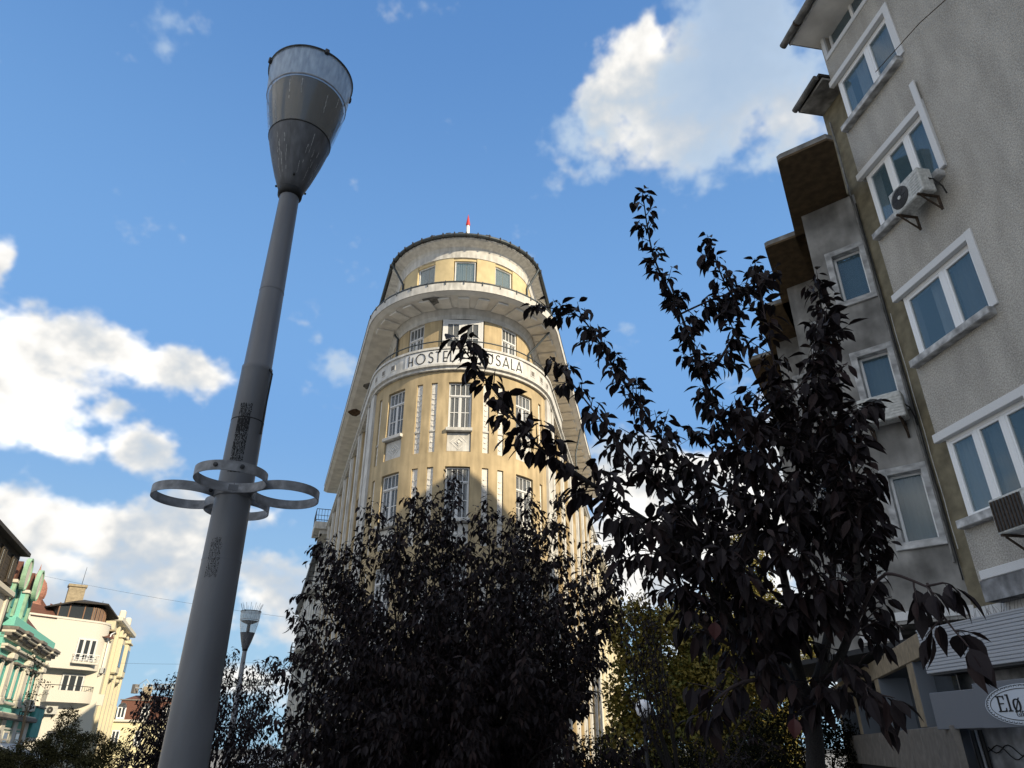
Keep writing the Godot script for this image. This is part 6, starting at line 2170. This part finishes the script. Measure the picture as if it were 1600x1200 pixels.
func trees() -> void:
	near_plum()
	plum_tree("broad dark purple plum tree standing in front of the hotel's rounded corner", Vector3(-0.54, GROUND - 0.15, -8.58), Vector3(-0.54, 1.15, -8.58), [
		Vector3(-0.72, 4.63, -8.37), Vector3(-1.14, 4.38, -8.22), Vector3(-1.64, 4.22, -8.24), Vector3(-0.28, 4.19, -8.00), Vector3(0.19, 4.52, -8.60), Vector3(0.61, 4.49, -8.78),
		Vector3(0.39, 3.99, -8.19), Vector3(-1.11, 4.58, -9.13), Vector3(-2.26, 3.87, -8.50), Vector3(-1.93, 3.61, -7.76), Vector3(-1.95, 4.02, -8.99), Vector3(0.98, 3.90, -8.54),
		Vector3(1.33, 3.83, -8.80), Vector3(1.14, 3.33, -8.12), Vector3(-2.18, 3.28, -8.01), Vector3(-2.41, 3.03, -8.36), Vector3(-2.39, 2.50, -7.95), Vector3(-2.50, 2.08, -8.23),
		Vector3(-2.19, 1.71, -7.69), Vector3(0.71, 3.22, -7.57), Vector3(1.03, 3.02, -8.74), Vector3(0.76, 2.54, -7.76), Vector3(-1.20, 3.62, -7.30), Vector3(-0.42, 3.46, -7.19),
		Vector3(0.00, 3.55, -7.30), Vector3(-0.67, 3.07, -6.87), Vector3(-1.27, 2.89, -6.88), Vector3(-0.18, 2.89, -6.90), Vector3(0.37, 2.93, -7.09), Vector3(-1.54, 2.50, -6.93),
		Vector3(-0.90, 2.40, -6.64), Vector3(-0.39, 2.35, -6.59), Vector3(0.11, 2.41, -6.70), Vector3(0.60, 2.24, -7.17), Vector3(-1.79, 2.08, -7.18), Vector3(-1.10, 1.94, -6.71),
		Vector3(0.46, 1.80, -7.08), Vector3(-1.61, 4.55, -9.67), Vector3(-0.92, 4.55, -9.96), Vector3(0.00, 4.62, -9.90), Vector3(0.72, 4.09, -9.97), Vector3(-2.25, 3.68, -9.74),
		Vector3(-2.59, 2.82, -9.45), Vector3(1.08, 2.86, -9.74), Vector3(-0.85, 2.99, -8.16), Vector3(0.00, 3.00, -8.20), Vector3(-1.63, 2.45, -8.04), Vector3(0.41, 2.15, -8.29),
		Vector3(-1.97, 1.81, -7.34), Vector3(-0.33, 1.84, -6.69), Vector3(-2.07, 1.28, -7.52), Vector3(-1.29, 1.26, -6.88), Vector3(-0.85, 1.41, -6.75), Vector3(0.16, 1.36, -6.80),
		Vector3(0.81, 1.34, -7.36), Vector3(1.12, 1.71, -7.72), Vector3(-1.88, 1.54, -8.39), Vector3(0.70, 1.41, -8.77),
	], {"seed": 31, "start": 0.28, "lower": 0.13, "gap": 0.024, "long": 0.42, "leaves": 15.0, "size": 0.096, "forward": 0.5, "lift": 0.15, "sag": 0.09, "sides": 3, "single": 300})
	plum_tree("purple plum tree behind the lamp posts, left of the hotel", Vector3(-5.94, GROUND - 0.45, -15.93), Vector3(-5.94, 0.75, -15.93), [
		Vector3(-5.88, 3.38, -15.95), Vector3(-6.83, 2.87, -15.57), Vector3(-5.44, 3.28, -16.63), Vector3(-4.91, 3.13, -15.75), Vector3(-7.24, 2.50, -15.38), Vector3(-7.04, 2.03, -14.92),
		Vector3(-5.48, 3.10, -16.09), Vector3(-7.34, 1.46, -15.33), Vector3(-6.13, 2.58, -14.78), Vector3(-6.58, 2.97, -16.75), Vector3(-4.81, 2.61, -15.26), Vector3(-4.90, 2.07, -16.28),
		Vector3(-4.91, 2.15, -15.02), Vector3(-6.42, 1.92, -14.66), Vector3(-5.58, 2.25, -14.78), Vector3(-6.74, 1.49, -15.06), Vector3(-4.65, 1.49, -15.31), Vector3(-5.80, 3.07, -15.13),
		Vector3(-6.95, 2.62, -14.96), Vector3(-6.83, 2.29, -14.47), Vector3(-7.06, 2.74, -15.47), Vector3(-6.87, 1.81, -14.45), Vector3(-6.64, 2.37, -15.00), Vector3(-6.04, 0.98, -14.81),
		Vector3(-4.79, 0.96, -15.27), Vector3(-4.41, 1.26, -15.90), Vector3(-6.74, 1.09, -14.51),
	], {"seed": 32, "start": 0.3, "gap": 0.036, "long": 0.55, "leaves": 14.0, "size": 0.10, "forward": 0.7, "lift": 0.25, "sag": 0.09, "sides": 3})
	plum_tree("purple plum tree between the hotel's right side and the yellow tree", Vector3(2.37, GROUND - 0.3, -11.56), Vector3(2.37, 0.9, -11.56), [
		Vector3(2.12, 4.07, -11.30), Vector3(1.85, 3.73, -11.35), Vector3(2.36, 3.61, -11.77), Vector3(1.70, 3.53, -11.88), Vector3(1.71, 2.92, -10.87), Vector3(1.92, 3.39, -11.03),
		Vector3(3.11, 2.06, -10.55), Vector3(3.68, 2.27, -11.42), Vector3(3.52, 1.68, -10.95), Vector3(3.03, 1.60, -11.09), Vector3(2.97, 2.51, -11.11), Vector3(1.49, 1.93, -11.40),
		Vector3(3.24, 1.37, -11.03), Vector3(1.78, 1.12, -11.36),
	], {"seed": 33, "start": 0.3, "gap": 0.09, "long": 0.38, "leaves": 11.0, "size": 0.09, "forward": 0.7, "lift": 0.25, "sag": 0.09, "sides": 3})
	crown_tree("yellow_tree", "large golden green tree catching the sun, right of the hotel", "tree", Vector3(6.9, GROUND - 0.9, -29.2), [
		[Vector3(4.9, 5.6, -29.5), Vector3(0.95, 1.3, 1.0)], [Vector3(6.4, 4.9, -29.3), Vector3(1.5, 1.6, 1.4)], [Vector3(8.3, 4.8, -28.9), Vector3(1.5, 1.35, 1.4)],
		[Vector3(5.2, 3.4, -28.6), Vector3(1.6, 1.4, 1.3)], [Vector3(7.2, 3.2, -28.2), Vector3(1.7, 1.5, 1.4)], [Vector3(9.2, 3.4, -28.4), Vector3(1.3, 1.5, 1.3)],
		[Vector3(4.6, 1.6, -28.4), Vector3(1.3, 1.1, 1.2)], [Vector3(6.4, 1.4, -27.8), Vector3(1.6, 1.2, 1.2)], [Vector3(8.6, 1.6, -28.0), Vector3(1.5, 1.2, 1.2)], [Vector3(5.0, 0.2, -28.0), Vector3(1.8, 1.0, 1.2)], [Vector3(8.0, 0.2, -27.6), Vector3(1.9, 1.0, 1.2)], [Vector3(6.8, 6.0, -29.6), Vector3(0.8, 0.8, 0.8)]],
		26.0, 0.50, [M.gold_leaf, M.gold_leaf, M.gold_leaf_green], 51)
	crown_tree("tall_yellow_tree", "taller golden tree further back, glimpsed through the nearest plum's leaves", "tree", Vector3(12.6, GROUND - 1.2, -40.0), [
		[Vector3(12.6, 8.0, -40.0), Vector3(2.0, 2.6, 2.0)], [Vector3(14.4, 6.2, -40.2), Vector3(2.0, 2.2, 2.0)], [Vector3(11.0, 5.6, -39.8), Vector3(1.8, 2.2, 1.8)], [Vector3(13.0, 11.0, -40.0), Vector3(1.3, 1.6, 1.3)]],
		16.0, 0.42, [M.gold_leaf, M.gold_leaf_green], 61)
	crown_tree("dark_bushy_tree", "dark green tree with a pointed top below the sunlit white house", "tree", Vector3(-20.4, GROUND - 1.3, -36.7), [
		[Vector3(-20.65, 2.55, -36.5), Vector3(0.42, 0.75, 0.5)], [Vector3(-20.6, 1.75, -36.5), Vector3(1.0, 0.65, 0.8)], [Vector3(-21.6, 1.2, -36.0), Vector3(1.1, 0.75, 0.9)], [Vector3(-19.6, 1.55, -37.1), Vector3(1.0, 0.72, 0.9)],
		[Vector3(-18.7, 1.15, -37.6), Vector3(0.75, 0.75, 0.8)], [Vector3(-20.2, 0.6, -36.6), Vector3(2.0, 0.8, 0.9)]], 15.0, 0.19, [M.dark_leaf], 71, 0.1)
	crown_tree("low_dark_bush", "low dark bush at the photo's bottom left corner, in front of the turquoise house", "bush", Vector3(-22.7, GROUND - 1.3, -35.4), [
		[Vector3(-22.9, 0.9, -35.2), Vector3(0.9, 0.75, 0.8)], [Vector3(-22.0, 0.8, -35.7), Vector3(0.9, 0.7, 0.8)], [Vector3(-23.8, 0.6, -34.6), Vector3(0.8, 0.6, 0.8)]], 15.0, 0.18, [M.dark_leaf], 75, 0.08)
	crown_tree("street_sapling", "thin leafy street tree between the turquoise and white houses", "tree", Vector3(-27.4, GROUND - 1.6, -44.2), [
		[Vector3(-27.75, 6.2, -44.0), Vector3(0.35, 0.5, 0.35)], [Vector3(-27.5, 5.5, -44.1), Vector3(0.55, 0.6, 0.5)], [Vector3(-27.35, 4.6, -44.2), Vector3(0.6, 0.55, 0.5)], [Vector3(-27.5, 3.9, -44.1), Vector3(0.45, 0.4, 0.4)]],
		1.6, 0.34, [M.dark_leaf], 81, 0.06)
	var low := [["low dark bush at the foot of the yellow tree", Vector3(5.6, -0.7, -22.5), 2.2], ["low dark bush right of the nearest plum's trunk, in front of the shop", Vector3(7.5, 0.1, -20.6), 1.5], ["low dark bush behind the hotel plum, under the white umbrella side", Vector3(-6.0, -0.8, -24.0), 2.4], ["low dark bush between the yellow tree and the hotel wall", Vector3(1.6, -0.7, -21.5), 2.0]]
	for k in low.size():
		var p: Vector3 = low[k][1]
		var r: float = low[k][2]
		crown_tree("low_shrub", low[k][0], "bush", p, [[p + Vector3(0, 0.9, 0), Vector3(r, 1.7, 0.9)], [p + Vector3(-r * 0.6, 0.6, 0.2), Vector3(r * 0.6, 1.5, 0.7)], [p + Vector3(r * 0.6, 0.7, 0.1), Vector3(r * 0.6, 1.6, 0.7)]], 9.0, 0.22, [M.dark_leaf], 90 + k * 3, 0.05)
	for e in [[Vector3(0.72, 2.01, -2.62), "dull red leaf low in the nearest plum, over the yellow tree"], [Vector3(0.93, 1.70, -2.58), "dull red leaf beside the nearest plum's fork, above its trunk"]]:
		rng.seed = 5
		tag(part(self, numbered("red_leaf"), leaf_mesh(0.3, 0.4, 1.3), M.plum_leaf_red, leaf_at(e[0], Vector3(-0.2, -1, 0.2), 0.07)), e[1], "leaf")


func _ready() -> void:
	make_materials()
	camera_and_light()
	ground()
	right_building()
	sawtooth_building()
	shop()
	hotel()
	far_right_and_left_neighbours()
	left_houses()
	crane()
	lamps()
	street_bits()
	trees()
